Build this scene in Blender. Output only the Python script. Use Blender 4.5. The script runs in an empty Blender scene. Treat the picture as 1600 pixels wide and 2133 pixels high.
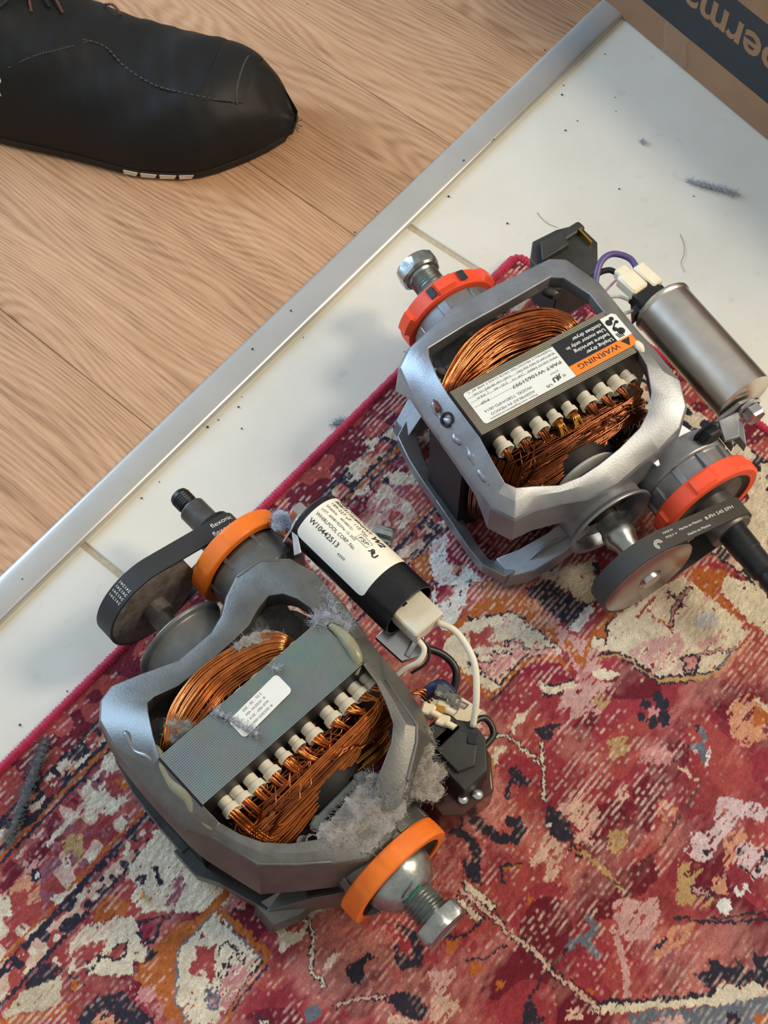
import bpy, math, random
import numpy as np
from mathutils import Vector, Matrix

# ------------------------------------------------------------------ camera, world, lights
sc = bpy.context.scene
R_ = math.radians
cd = bpy.data.cameras.new('camera'); cam = bpy.data.objects.new('camera', cd); sc.collection.objects.link(cam)
cam.location = (0.0, -0.446, 0.8388); cam.rotation_euler = (R_(28.0), 0, 0)
cd.sensor_fit = 'HORIZONTAL'; cd.sensor_width = 36.0; cd.lens = 2900 / 1600 * 36.0; cd.clip_start = 0.02; cd.clip_end = 20
sc.camera = cam
sc.view_settings.view_transform = 'Standard'; sc.view_settings.look = 'None'
sc.view_settings.exposure = -0.02; sc.view_settings.gamma = 1.0; sc.view_settings.use_curve_mapping = False

world = bpy.data.worlds.new('room_light'); sc.world = world; world.use_nodes = True
bg = world.node_tree.nodes['Background']; bg.inputs[0].default_value = (1.0, 0.96, 0.90, 1); bg.inputs[1].default_value = 0.50

def area_light(name, loc, target, size, power, col, shape='RECTANGLE', sy=None):
    l = bpy.data.lights.new(name, 'AREA'); l.shape = shape; l.size = size; l.size_y = sy or size; l.energy = power; l.color = col
    o = bpy.data.objects.new(name, l); sc.collection.objects.link(o); o.location = loc
    o.rotation_euler = (Vector(target) - Vector(loc)).to_track_quat('-Z', 'Y').to_euler()
    return o
area_light('ceiling_lamp', (1.16, 0.10, 1.66), (0.0, 0.0, 0.0), 0.34, 15.5, (1.0, 0.90, 0.74), 'DISK')
area_light('warm_fill', (1.9, 0.1, 1.45), (0.0, 0.0, 0.0), 0.9, 24.0, (1.0, 0.76, 0.46), 'DISK')  # unseen broad warm fill, added from the right to lift the shadows
area_light('window_daylight', (-1.75, 1.05, 0.95), (0.05, 0.05, 0.0), 1.0, 52.0, (0.46, 0.70, 1.0), 'RECTANGLE', 1.0)

# ------------------------------------------------------------------ helpers
MM = 0.001
col = sc.collection
rnd = random.Random(7)

def lin(h):
    h = h.lstrip('#'); c = [int(h[i:i+2], 16) / 255 for i in (0, 2, 4)]
    return tuple(x / 12.92 if x <= 0.04045 else ((x + 0.055) / 1.055) ** 2.4 for x in c)

def mat(name, base, rough=0.5, metal=0.0, noise=None, bump=None, coat=0.0, spec=0.5, trans=0.0, alpha=1.0, rvar=0.0, base2=None, sheen=0.0, sss=0.0):
    m = bpy.data.materials.new(name); m.use_nodes = True; nt = m.node_tree; b = nt.nodes['Principled BSDF']
    c = lin(base) if isinstance(base, str) else base
    b.inputs['Base Color'].default_value = (*c, 1); b.inputs['Roughness'].default_value = rough; b.inputs['Metallic'].default_value = metal
    b.inputs['Coat Weight'].default_value = coat; b.inputs['Coat Roughness'].default_value = 0.15; b.inputs['Specular IOR Level'].default_value = spec
    b.inputs['Transmission Weight'].default_value = trans; b.inputs['Alpha'].default_value = alpha; b.inputs['Sheen Weight'].default_value = sheen
    tc = nt.nodes.new('ShaderNodeTexCoord')
    if noise or base2:
        s, k = noise or (60, 1.0)
        n = nt.nodes.new('ShaderNodeTexNoise'); n.inputs['Scale'].default_value = s; n.inputs['Detail'].default_value = 6; n.inputs['Roughness'].default_value = 0.62
        nt.links.new(tc.outputs['Object'], n.inputs['Vector'])
        r = nt.nodes.new('ShaderNodeValToRGB'); r.color_ramp.elements[0].position = 0.34; r.color_ramp.elements[1].position = 0.68
        c2 = lin(base2) if base2 else tuple(min(1, x * (1 + k)) for x in c)
        c1 = c if base2 else tuple(x * (1 - k) for x in c)
        r.color_ramp.elements[0].color = (*c1, 1); r.color_ramp.elements[1].color = (*c2, 1)
        nt.links.new(n.outputs['Fac'], r.inputs['Fac']); nt.links.new(r.outputs['Color'], b.inputs['Base Color'])
        if rvar:
            mr = nt.nodes.new('ShaderNodeMapRange'); mr.inputs['To Min'].default_value = rough - rvar; mr.inputs['To Max'].default_value = rough + rvar
            nt.links.new(n.outputs['Fac'], mr.inputs['Value']); nt.links.new(mr.outputs['Result'], b.inputs['Roughness'])
    if bump:
        s, st = bump
        n2 = nt.nodes.new('ShaderNodeTexNoise'); n2.inputs['Scale'].default_value = s; n2.inputs['Detail'].default_value = 4
        nt.links.new(tc.outputs['Object'], n2.inputs['Vector'])
        bp = nt.nodes.new('ShaderNodeBump'); bp.inputs['Strength'].default_value = st; bp.inputs['Distance'].default_value = 0.001
        nt.links.new(n2.outputs['Fac'], bp.inputs['Height']); nt.links.new(bp.outputs['Normal'], b.inputs['Normal'])
    return m

M = {}
M['cast'] = mat('cast_aluminium', '#6b6c69', 0.42, 0.62, noise=(55, 0.16), bump=(700, 0.10), rvar=0.10)
M['castB'] = mat('cast_aluminium_clean', '#8b8e92', 0.40, 0.62, noise=(45, 0.14), bump=(800, 0.08), rvar=0.10)
M['zinc'] = mat('zinc_steel', '#a2a9a8', 0.30, 0.92, noise=(120, 0.22), bump=(300, 0.10), rvar=0.10)
M['bright'] = mat('bright_steel', '#c4c6c8', 0.24, 1.0, noise=(90, 0.08), rvar=0.06)
M['can'] = mat('can_steel', '#d6d2ca', 0.30, 1.0, noise=(35, 0.10), rvar=0.07)
M['black_steel'] = mat('blackened_steel', '#2c2e30', 0.42, 0.7, noise=(90, 0.3))
M['dull_steel'] = mat('dull_steel', '#5d5c5a', 0.42, 0.8, noise=(90, 0.3))
M['wheelA'] = mat('stained_steel', '#6a615b', 0.6, 0.35, noise=(120, 0.45), bump=(400, 0.1))
M['wheelB'] = mat('ground_steel', '#a39a97', 0.30, 0.95, noise=(60, 0.06), rvar=0.04)
M['orange'] = mat('orange_plastic', '#e5731a', 0.5, 0, noise=(60, 0.06))
M['red_orange'] = mat('red_orange_plastic', '#ea4f2c', 0.5, 0, noise=(60, 0.05))
M['rubber'] = mat('black_rubber', '#151517', 0.55, 0, bump=(500, 0.1))
M['belt'] = mat('belt_rubber', '#26282b', 0.55, 0, bump=(900, 0.1))
M['belt_worn'] = mat('belt_rubber_matt', '#33332f', 0.6, 0, bump=(1400, 0.5))
M['copper'] = mat('enamelled_copper', '#cd7a3a', 0.20, 0.9, noise=(160, 0.25), coat=0.5)
M['copper_mid'] = mat('brown_enamelled_copper', '#a85c2b', 0.20, 0.9, noise=(160, 0.3), coat=0.5)
M['copper_dark'] = mat('dark_enamelled_copper', '#8c4a22', 0.22, 0.88, noise=(160, 0.3), coat=0.5)
M['copper_gold'] = mat('gold_enamelled_copper', '#cf9030', 0.22, 0.85, noise=(160, 0.3), coat=0.6)
M['core_dark'] = mat('winding_core', '#2a1710', 0.7, 0.1, noise=(200, 0.4))
M['void'] = mat('dark_steel_core', '#161413', 0.6, 0.3, noise=(80, 0.3))
M['white_plastic'] = mat('white_insulation', '#dcd8c8', 0.4, 0, noise=(120, 0.06))
M['grey_plastic'] = mat('grey_plastic', '#6e7678', 0.4, 0, noise=(100, 0.1))
M['beige_plastic'] = mat('beige_plastic', '#c9c4b2', 0.45, 0, noise=(100, 0.05))
M['cream_plastic'] = mat('cream_plastic', '#e2d8bd', 0.45, 0, noise=(100, 0.05))
M['black_plastic'] = mat('black_plastic', '#1b1c1f', 0.38, 0, bump=(900, 0.08))
M['sleeve_black'] = mat('black_capacitor_sleeve', '#121317', 0.30, 0, bump=(900, 0.06), noise=(300, 0.4))
M['switch'] = mat('switch_plastic', '#2c2d2c', 0.5, 0, noise=(60, 0.3), bump=(900, 0.1))
M['amber'] = mat('smoked_plastic', '#55372e', 0.12, 0, noise=(50, 0.35), trans=0.45)
M['clear'] = mat('clear_plastic', '#d8dcd8', 0.10, 0, trans=0.85)
M['white_wire'] = mat('white_wire_sleeve', '#dcd8c4', 0.4)
M['black_wire'] = mat('black_wire_sleeve', '#17171a', 0.4)
M['purple_wire'] = mat('purple_wire_sleeve', '#554579', 0.4)
M['blue_wire'] = mat('blue_wire_sleeve', '#26305c', 0.4)
M['pink_wire'] = mat('pink_wire_sleeve', '#c99aa8', 0.4)
M['brass'] = mat('brass', '#c79a45', 0.3, 1.0)
M['label'] = mat('label_paper', '#e9e5d4', 0.45, 0, noise=(80, 0.03))
M['label2'] = mat('label_paper_white', '#dddfd8', 0.45, 0, noise=(80, 0.03))
M['ink'] = mat('black_ink', '#1c1b1d', 0.6)
M['ink_soft'] = mat('grey_ink', '#4b4a49', 0.6)
M['label_black'] = mat('label_black', '#1a1c20', 0.45)
M['label_orange'] = mat('label_orange', '#ef7f23', 0.45)
M['sealant'] = mat('yellowed_sealant', '#9c987a', 0.28, 0, noise=(120, 0.12), trans=0.25)
M['lint'] = mat('grey_lint', '#8b8680', 0.95, 0, noise=(250, 0.25), sheen=0.4)
M['lint_blue'] = mat('pale_lint', '#9aa0ac', 0.95, 0, noise=(250, 0.2), sheen=0.4)
M['lint_dark'] = mat('dark_lint', '#6b6d6c', 0.95, 0, noise=(250, 0.25), sheen=0.3)
M['green_ink'] = mat('green_marker', '#1f6d5c', 0.6)
M['maroon_ink'] = mat('maroon_marker', '#5a2026', 0.6)
M['navy_ink'] = mat('dark_marker', '#1a2a30', 0.6)

class MB:
    def __init__(s): s.v = []; s.f = []; s.m = []
    def add(s, v, f, mi=0):
        o = len(s.v); s.v += [tuple(map(float, p)) for p in v]; s.f += [tuple(i + o for i in q) for q in f]; s.m += [mi] * len(f); return s
    def box(s, c, d, rot=0.0, axis='Z', mi=0, taper=1.0, ch=0.0):
        x, y, z = d[0] / 2, d[1] / 2, d[2] / 2; mt = Matrix.Rotation(rot, 3, axis) if not isinstance(axis, Matrix) else axis
        if ch > 0:
            prof = [(-x + ch, -y), (x - ch, -y), (x, -y + ch), (x, y - ch), (x - ch, y), (-x + ch, y), (-x, y - ch), (-x, -y + ch)]
            k = (1 - ch / x); ky = (1 - ch / y)
            lv = [(-z, k, ky), (-z + ch, 1, 1), (z - ch, 1, 1), (z, k, ky)]
            v = [mt @ Vector((px * a, py * b, zz)) + Vector(c) for zz, a, b in lv for px, py in prof]
            f = [tuple(range(7, -1, -1)), tuple(range(24, 32))]
            f += [(r * 8 + i, r * 8 + (i + 1) % 8, r * 8 + 8 + (i + 1) % 8, r * 8 + 8 + i) for r in range(3) for i in range(8)]
            return s.add(v, f, mi)
        v = [Vector((a * x * (taper if e > 0 else 1), b * y * (taper if e > 0 else 1), e * z)) for e in (-1, 1) for a, b in ((-1, -1), (1, -1), (1, 1), (-1, 1))]
        v = [mt @ p + Vector(c) for p in v]
        return s.add(v, [(3, 2, 1, 0), (4, 5, 6, 7), (0, 1, 5, 4), (1, 2, 6, 5), (2, 3, 7, 6), (3, 0, 4, 7)], mi)
    def lathe(s, prof, o, ax, n=48, mi=0, rf=None, ph=0.0):
        ax = Vector(ax).normalized(); u = ax.orthogonal().normalized(); w = ax.cross(u); o = Vector(o)
        if abs(ax.y) > 0.9: u = Vector((1, 0, 0)); w = Vector((0, 0, 1))
        rings = []; base = len(s.v); v = []
        for t, r in prof:
            if r <= 1e-6: rings.append([len(v)]); v.append(o + ax * t)
            else:
                ids = []
                for i in range(n):
                    a = 2 * math.pi * i / n + ph; rr = rf(r, a, t) if rf else r
                    ids.append(len(v)); v.append(o + ax * t + (u * math.cos(a) + w * math.sin(a)) * rr)
                rings.append(ids)
        f = []
        for A_, B_ in zip(rings, rings[1:]):
            if len(A_) == 1 and len(B_) == 1: continue
            for i in range(n):
                j = (i + 1) % n
                if len(A_) == 1: f.append((A_[0], B_[j], B_[i]))
                elif len(B_) == 1: f.append((A_[i], A_[j], B_[0]))
                else: f.append((A_[i], A_[j], B_[j], B_[i]))
        return s.add(v, f, mi)
    def cyl(s, p0, p1, r, n=24, mi=0, r1=None):
        d = Vector(p1) - Vector(p0); L = d.length
        return s.lathe([(0, 0), (0, r), (L, r1 if r1 is not None else r), (L, 0)], p0, d, n, mi)
    def tube(s, path, r, n=6, mi=0, cap=True, rr=None):
        P = [Vector(p) for p in path]; k = len(P); v = []; f = []; up = None
        for i in range(k):
            t = (P[min(i + 1, k - 1)] - P[max(i - 1, 0)])
            if t.length < 1e-9: t = Vector((1, 0, 0))
            t.normalize()
            if up is None: up = t.orthogonal().normalized()
            up = (up - t * up.dot(t)); up = up.normalized() if up.length > 1e-6 else t.orthogonal().normalized()
            w = t.cross(up); ra = rr[i] if rr else r
            for j in range(n):
                a = 2 * math.pi * j / n; v.append(P[i] + (up * math.cos(a) + w * math.sin(a)) * ra)
        for i in range(k - 1):
            for j in range(n):
                f.append((i * n + j, i * n + (j + 1) % n, (i + 1) * n + (j + 1) % n, (i + 1) * n + j))
        if cap: f += [tuple(range(n - 1, -1, -1)), tuple((k - 1) * n + j for j in range(n))]
        return s.add(v, f, mi)
    def sweep(s, rings, mi=0, closed=False, cap=True):
        k = len(rings[0]); v = [p for r in rings for p in r]; f = []; m = len(rings)
        for i in range(m if closed else m - 1):
            a, b = i * k, ((i + 1) % m) * k
            for j in range(k): f.append((a + j, a + (j + 1) % k, b + (j + 1) % k, b + j))
        if cap and not closed: f += [tuple(range(k - 1, -1, -1)), tuple((m - 1) * k + j for j in range(k))]
        return s.add(v, f, mi)
    def prism(s, poly, vec, mi=0):
        n = len(poly); vec = Vector(vec); v = [Vector(p) for p in poly] + [Vector(p) + vec for p in poly]
        return s.add(v, [tuple(range(n - 1, -1, -1)), tuple(range(n, 2 * n))] + [(i, (i + 1) % n, n + (i + 1) % n, n + i) for i in range(n)], mi)

def obj(name, mb, mats, parent=None, smooth=32, bevel=0.0, seg=2, fix=True, kind=None, label=None, shift=(0, 0, 0)):
    me = bpy.data.meshes.new(name)
    me.from_pydata([((p[0] + shift[0]) * MM, (p[1] + shift[1]) * MM, (p[2] + shift[2]) * MM) for p in mb.v], [], mb.f)
    mats = mats if isinstance(mats, (list, tuple)) else [mats]
    for m in mats: me.materials.append(M[m] if isinstance(m, str) else m)
    if len(mats) > 1: me.polygons.foreach_set('material_index', mb.m)
    if fix:
        import bmesh
        bm = bmesh.new(); bm.from_mesh(me); bmesh.ops.recalc_face_normals(bm, faces=bm.faces); bm.to_mesh(me); bm.free()
    if smooth:
        me.shade_smooth()
        if smooth < 180: me.set_sharp_from_angle(angle=R_(smooth))
    me.update()
    o = bpy.data.objects.new(name, me); col.objects.link(o); o.parent = parent
    if bevel:
        b = o.modifiers.new('soft_edges', 'BEVEL'); b.width = bevel * MM; b.segments = seg; b.limit_method = 'ANGLE'; b.angle_limit = R_(28); b.harden_normals = False
    if kind: o['kind'] = kind
    if label: o['label'] = label
    return o

def thing(name, label, cat, loc=(0, 0, 0), rz=0.0, group=None):
    o = bpy.data.objects.new(name, None); col.objects.link(o); o.location = tuple(c * MM for c in loc); o.rotation_euler = (0, 0, rz); o.empty_display_size = 0.02
    o['label'] = label; o['category'] = cat
    if group: o['group'] = group
    return o

def tag(o, label, cat, group=None):
    o['label'] = label; o['category'] = cat
    if group: o['group'] = group
    return o

def catmull(P, n):
    P = [np.array(p, float) for p in P]; Q = [2 * P[0] - P[1]] + P + [2 * P[-1] - P[-2]]
    d = [0.0]
    for a, b in zip(P, P[1:]): d.append(d[-1] + max(1e-6, float(np.linalg.norm(b - a))))
    out = []
    for k in range(n):
        t = d[-1] * k / (n - 1); i = 0
        while i < len(P) - 2 and t > d[i + 1]: i += 1
        u = (t - d[i]) / (d[i + 1] - d[i]); a, b, c, e = Q[i:i + 4]
        out.append(0.5 * ((2 * b) + (c - a) * u + (2 * a - 5 * b + 4 * c - e) * u * u + (3 * b - a - 3 * c + e) * u ** 3))
    return out

_tc = {}
def glyphs(s, bold=0.0, shear=0.0):
    k = (s, bold, shear)
    if k not in _tc:
        cu = bpy.data.curves.new('lettering', 'FONT'); cu.body = s; cu.size = 1.0; cu.offset = bold; cu.shear = shear; cu.resolution_u = 3
        o = bpy.data.objects.new('lettering', cu); me = bpy.data.meshes.new_from_object(o)
        v = [(p.co.x, p.co.y) for p in me.vertices]; f = [tuple(q.vertices) for q in me.polygons]
        bpy.data.objects.remove(o); bpy.data.curves.remove(cu); bpy.data.meshes.remove(me); _tc[k] = (v, f)
    return _tc[k]

def text(mb, s, size, fn, x0=0.0, y0=0.0, width=None, bold=0.0, shear=0.0, mi=0):
    v, f = glyphs(s, bold, shear)
    if not v: return
    sx = size
    if width:
        w = max(p[0] for p in v) - min(p[0] for p in v); sx = width / max(w, 1e-6)
    mb.add([fn(x0 + p[0] * sx, y0 + p[1] * size) for p in v], f, mi)

def lint(name, pts, parent, m='lint', n=220, rad=4.0, length=7.0, seed=1, thick=0.10, flat=0.6, kind='stuff', core=True):
    rg = random.Random(seed); mb = MB()
    if core:      # one felted sheet over all the tufts: soft union of low domes, ragged edge, fine nap
        q = np.array(pts, float); st = max(0.45, min(0.9, q[:, 3].max() * 0.12)); x0, y0 = (q[:, 0] - q[:, 3]).min() - 1, (q[:, 1] - q[:, 3]).min() - 1
        nx, ny = int(((q[:, 0] + q[:, 3]).max() + 1 - x0) / st) + 2, int(((q[:, 1] + q[:, 3]).max() + 1 - y0) / st) + 2; X, Y = np.meshgrid(x0 + np.arange(nx) * st, y0 + np.arange(ny) * st)
        g = np.random.default_rng(seed); nz = g.random((ny, nx)) - 0.5; sm = (nz + np.roll(nz, 1, 0) + np.roll(nz, 1, 1) + np.roll(nz, -1, 0) + np.roll(nz, -1, 1)) / 2.2
        num = np.zeros((ny, nx)); den = np.full((ny, nx), 1e-9); cov = np.zeros((ny, nx), bool)
        for a, b, c, r in q:
            d2 = ((X - a) ** 2 + (Y - b) ** 2) / (r * r) + sm * 0.25; w = np.exp(-2.2 * np.maximum(d2, 0)); num += w * (c + r * flat * 0.45 * np.clip(1 - d2, -0.3, 1)); den += w; cov |= d2 < 0.95
        Z = num / den + sm * 0.5 * st + 0.3 * nz * st; I = -np.ones((ny, nx), int); v = []
        for i in range(ny):
            for j in range(nx):
                if cov[i, j]: I[i, j] = len(v); v.append((X[i, j] + nz[i, j] * st * 0.5, Y[i, j] + sm[i, j] * st * 0.5, Z[i, j]))
        mb.add(v, [(I[i, j], I[i, j + 1], I[i + 1, j + 1], I[i + 1, j]) for i in range(ny - 1) for j in range(nx - 1) if min(I[i, j], I[i, j + 1], I[i + 1, j], I[i + 1, j + 1]) >= 0])
    for k in range(n):
        x, y, z, r = rg.choice(pts); d = Vector((rg.gauss(0, 1), rg.gauss(0, 1), rg.gauss(0, 0.6) * flat)).normalized()
        p = Vector((x, y, z)) + Vector((d.x, d.y, d.z * flat)) * r * rg.uniform(0.2, 0.95)
        t = Vector((rg.gauss(0, 1), rg.gauss(0, 1), rg.gauss(0, 0.5))).normalized(); path = [p]
        for i in range(4):
            t = (t + Vector((rg.gauss(0, 0.6), rg.gauss(0, 0.6), rg.gauss(0, 0.35)))).normalized(); path.append(path[-1] + t * length / 4)
        mb.tube(path, thick, 3, cap=False)
    return obj(name, mb, m, parent, smooth=180, kind=kind, fix=False)

# ------------------------------------------------------------------ floor: wood planks, metal strip, tiles
T0 = Vector((-162.0, 65.0)); TA = R_(50.8)
TS = Vector((math.cos(TA), math.sin(TA))); TN = Vector((math.sin(TA), -math.cos(TA)))     # along the strip / towards the tiles

def wood_material():
    m = bpy.data.materials.new('oak_laminate'); m.use_nodes = True; nt = m.node_tree; b = nt.nodes['Principled BSDF']; N = nt.nodes.new; L = nt.links.new
    tc = N('ShaderNodeTexCoord'); oi = N('ShaderNodeObjectInfo')
    off = N('ShaderNodeVectorMath'); off.operation = 'MULTIPLY_ADD'
    cmb = N('ShaderNodeCombineXYZ'); L(oi.outputs['Random'], cmb.inputs[0]); L(oi.outputs['Random'], cmb.inputs[1]); L(oi.outputs['Random'], cmb.inputs[2])
    L(cmb.outputs[0], off.inputs[0]); off.inputs[1].default_value = (7.0, 3.0, 5.0); L(tc.outputs['Object'], off.inputs[2])
    def noise(scale, sx, sy, det=4, dist=0.0):
        mp = N('ShaderNodeMapping'); mp.inputs['Scale'].default_value = (sx, sy, 1); L(off.outputs[0], mp.inputs['Vector'])
        n = N('ShaderNodeTexNoise'); n.inputs['Scale'].default_value = scale; n.inputs['Detail'].default_value = det; n.inputs['Distortion'].default_value = dist; L(mp.outputs[0], n.inputs['Vector']); return n
    big = noise(1.0, 5, 9, 3)                      # slow colour drift
    warp = noise(1.0, 2.2, 9, 2)                  # bends the growth rings
    # growth rings: distance across the board, bent by the slow noise
    sep = N('ShaderNodeSeparateXYZ'); L(off.outputs[0], sep.inputs[0])
    ma = N('ShaderNodeMath'); ma.operation = 'MULTIPLY_ADD'; L(warp.outputs['Fac'], ma.inputs[0]); ma.inputs[1].default_value = 0.15; L(sep.outputs['Y'], ma.inputs[2])
    sn = N('ShaderNodeMath'); sn.operation = 'MULTIPLY'; L(ma.outputs[0], sn.inputs[0]); sn.inputs[1].default_value = 1500.0
    si = N('ShaderNodeMath'); si.operation = 'SINE'; L(sn.outputs[0], si.inputs[0])
    fine = noise(1.0, 34, 900, 5); pores = noise(1.0, 60, 900, 3); mid = noise(1.0, 9, 120, 4)
    def mul(a, k):
        q = N('ShaderNodeMath'); q.operation = 'MULTIPLY'; L(a, q.inputs[0]); q.inputs[1].default_value = k; return q.outputs[0]
    def addn(a, c):
        q = N('ShaderNodeMath'); q.operation = 'ADD'; L(a, q.inputs[0]); L(c, q.inputs[1]); return q.outputs[0]
    tot = addn(addn(addn(mul(si.outputs[0], 0.055), mul(fine.outputs['Fac'], 0.40)), addn(mul(mid.outputs['Fac'], 0.30), mul(big.outputs['Fac'], 0.26))), mul(pores.outputs['Fac'], 0.10))
    r = N('ShaderNodeValToRGB'); e = r.color_ramp.elements; e[0].position = 0.36; e[0].color = (*lin('#8a6749'), 1); e[1].position = 0.70; e[1].color = (*lin('#c8a281'), 1)
    q = r.color_ramp.elements.new(0.47); q.color = (*lin('#a88161'), 1); q = r.color_ramp.elements.new(0.56); q.color = (*lin('#ba916e'), 1)
    L(tot, r.inputs['Fac'])
    hs = N('ShaderNodeHueSaturation'); mr = N('ShaderNodeMapRange'); mr.inputs['To Min'].default_value = 0.93; mr.inputs['To Max'].default_value = 1.05; L(oi.outputs['Random'], mr.inputs['Value']); L(mr.outputs[0], hs.inputs['Value'])
    L(r.outputs['Color'], hs.inputs['Color']); L(hs.outputs['Color'], b.inputs['Base Color'])
    b.inputs['Roughness'].default_value = 0.42; b.inputs['Specular IOR Level'].default_value = 0.4
    bp = N('ShaderNodeBump'); bp.inputs['Strength'].default_value = 0.10; bp.inputs['Distance'].default_value = 0.0006; L(tot, bp.inputs['Height']); L(bp.outputs[0], b.inputs['Normal'])
    return m
M['wood'] = wood_material()
M['subfloor'] = mat('subfloor', '#4a3a2c', 0.9)
M['grout'] = mat('grout', '#b6a88e', 0.9, noise=(300, 0.12), bump=(900, 0.4))
M['strip'] = mat('anodised_aluminium', '#c4c4c0', 0.28, 0.55, noise=(20, 0.05))

def tile_material():
    m = bpy.data.materials.new('cream_tile'); m.use_nodes = True; nt = m.node_tree; b = nt.nodes['Principled BSDF']; N = nt.nodes.new; L = nt.links.new
    tc = N('ShaderNodeTexCoord'); n = N('ShaderNodeTexNoise'); n.inputs['Scale'].default_value = 11; n.inputs['Detail'].default_value = 7; n.inputs['Roughness'].default_value = 0.6; L(tc.outputs['Object'], n.inputs['Vector'])
    r = N('ShaderNodeValToRGB'); e = r.color_ramp.elements; e[0].position = 0.3; e[0].color = (*lin('#cfcabb'), 1); e[1].position = 0.7; e[1].color = (*lin('#d9d6ca'), 1); L(n.outputs['Fac'], r.inputs['Fac'])
    n2 = N('ShaderNodeTexNoise'); n2.inputs['Scale'].default_value = 60; n2.inputs['Detail'].default_value = 3; L(tc.outputs['Object'], n2.inputs['Vector'])
    r2 = N('ShaderNodeValToRGB'); e = r2.color_ramp.elements; e[0].position = 0.22; e[0].color = (0.8, 0.78, 0.74, 1); e[1].position = 0.36; e[1].color = (1, 1, 1, 1); L(n2.outputs['Fac'], r2.inputs['Fac'])
    mx = N('ShaderNodeMix'); mx.data_type = 'RGBA'; mx.blend_type = 'MULTIPLY'; mx.inputs['Factor'].default_value = 0.6; L(r.outputs[0], mx.inputs[6]); L(r2.outputs[0], mx.inputs[7]); 
    sp = N('ShaderNodeSeparateXYZ'); L(tc.outputs['Object'], sp.inputs[0]); ad = N('ShaderNodeMath'); ad.operation = 'MULTIPLY_ADD'; L(n.outputs['Fac'], ad.inputs[0]); ad.inputs[1].default_value = 0.03; L(sp.outputs['Y'], ad.inputs[2])
    st = N('ShaderNodeMapRange'); st.inputs['From Min'].default_value = 0.012; st.inputs['From Max'].default_value = 0.034; st.inputs['To Min'].default_value = 0.7; st.inputs['To Max'].default_value = 0.0; L(ad.outputs[0], st.inputs['Value'])
    m3 = N('ShaderNodeMix'); m3.data_type = 'RGBA'; L(st.outputs[0], m3.inputs['Factor']); L(mx.outputs[2], m3.inputs[6]); m3.inputs[7].default_value = (*lin('#cbbd96'), 1); L(m3.outputs[2], b.inputs['Base Color'])      # old yellow dirt along the strip
    b.inputs['Roughness'].default_value = 0.5; b.inputs['Specular IOR Level'].default_value = 0.35
    bp = N('ShaderNodeBump'); bp.inputs['Strength'].default_value = 0.04; bp.inputs['Distance'].default_value = 0.001; L(n.outputs['Fac'], bp.inputs['Height']); L(bp.outputs[0], b.inputs['Normal'])
    return m
M['tile'] = tile_material()

def slab_poly(p, z0, z1, ch=0.5):
    mb = MB(); c = sum((Vector(q) for q in p), Vector((0, 0))) / len(p)
    ins = []
    for q in p:
        d = (Vector(q) - c); ins.append(Vector(q) - Vector((math.copysign(ch, d.x), math.copysign(ch, d.y))))
    mb.sweep([[(q[0], q[1], z0) for q in p], [(q[0], q[1], z1 - ch) for q in p], [(q[0], q[1], z1) for q in ins]])
    return mb

floor_mb = MB(); fp = [(-900, -700), (900, -700), (900, 1100), (-900, 1100)]
floor_mb.prism([(x, y, -14) for x, y in fp], (0, 0, 4))
floor = obj('floor', floor_mb, 'subfloor', None, smooth=0); floor['kind'] = 'structure'
# planks: local x runs away from the strip, local y along the strip
PA = R_(139.2)
seams = [-640, -440, -223, 0, 223, 342, 460, 680]
for a, b in zip(seams, seams[1:]):
    w = b - a - 0.5
    mb = slab_poly([(-14, -w / 2), (900, -w / 2), (900, w / 2), (-14, w / 2)], -10, 0, 0.35)
    o = obj('plank', mb, 'wood', floor, smooth=0)
    s_ = (a + b) / 2; p = T0 + TS * s_
    o.location = (p.x * MM, p.y * MM, 0); o.rotation_euler = (0, 0, PA)
# tiles in a grout bed
gb = MB(); q = [T0 + TS * a + TN * b for a, b in ((-700, 8), (900, 8), (900, 900), (-700, 900))]
gb.prism([(v.x, v.y, -10) for v in q], (0, 0, 8.6))
tile_floor = obj('floor', gb, 'grout', None, smooth=0); tile_floor['kind'] = 'structure'
gr = [-447, -95.5, 256.5, 608]
for a, b in zip(gr, gr[1:]):
    for c0, c1 in ((13, 372), (376.6, 726)):
        mb = slab_poly([(-(b - a) / 2 + 2.3, 0), ((b - a) / 2 - 2.3, 0), ((b - a) / 2 - 2.3, c1 - c0), (-(b - a) / 2 + 2.3, c1 - c0)], -8, 0, 0.8)
        o = obj('tile', mb, 'tile', tile_floor, smooth=0)
        p = T0 + TS * ((a + b) / 2) + TN * c0; o.location = (p.x * MM, p.y * MM, 0); o.rotation_euler = (0, 0, TA); o.scale = (1, -1, 1)
# transition strip: rounded bar profile
prof = [(0.0, -3), (0.0, 1.0), (0.25, 1.8), (0.8, 2.7), (1.6, 3.4), (2.6, 3.9), (4.0, 4.2), (8, 4.5), (12.5, 4.6), (17, 4.5), (22.0, 4.1), (23.4, 3.7), (24.6, 2.8), (25.2, 1.5), (25.2, -3)]
mb = MB(); mb.sweep([[(*(T0 + TS * a + TN * (n_ - 0.2)), z) for n_, z in prof] for a in (-760, 900)])
strip = obj('trim_1', mb, 'strip', None, smooth=40); strip['kind'] = 'structure'

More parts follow.
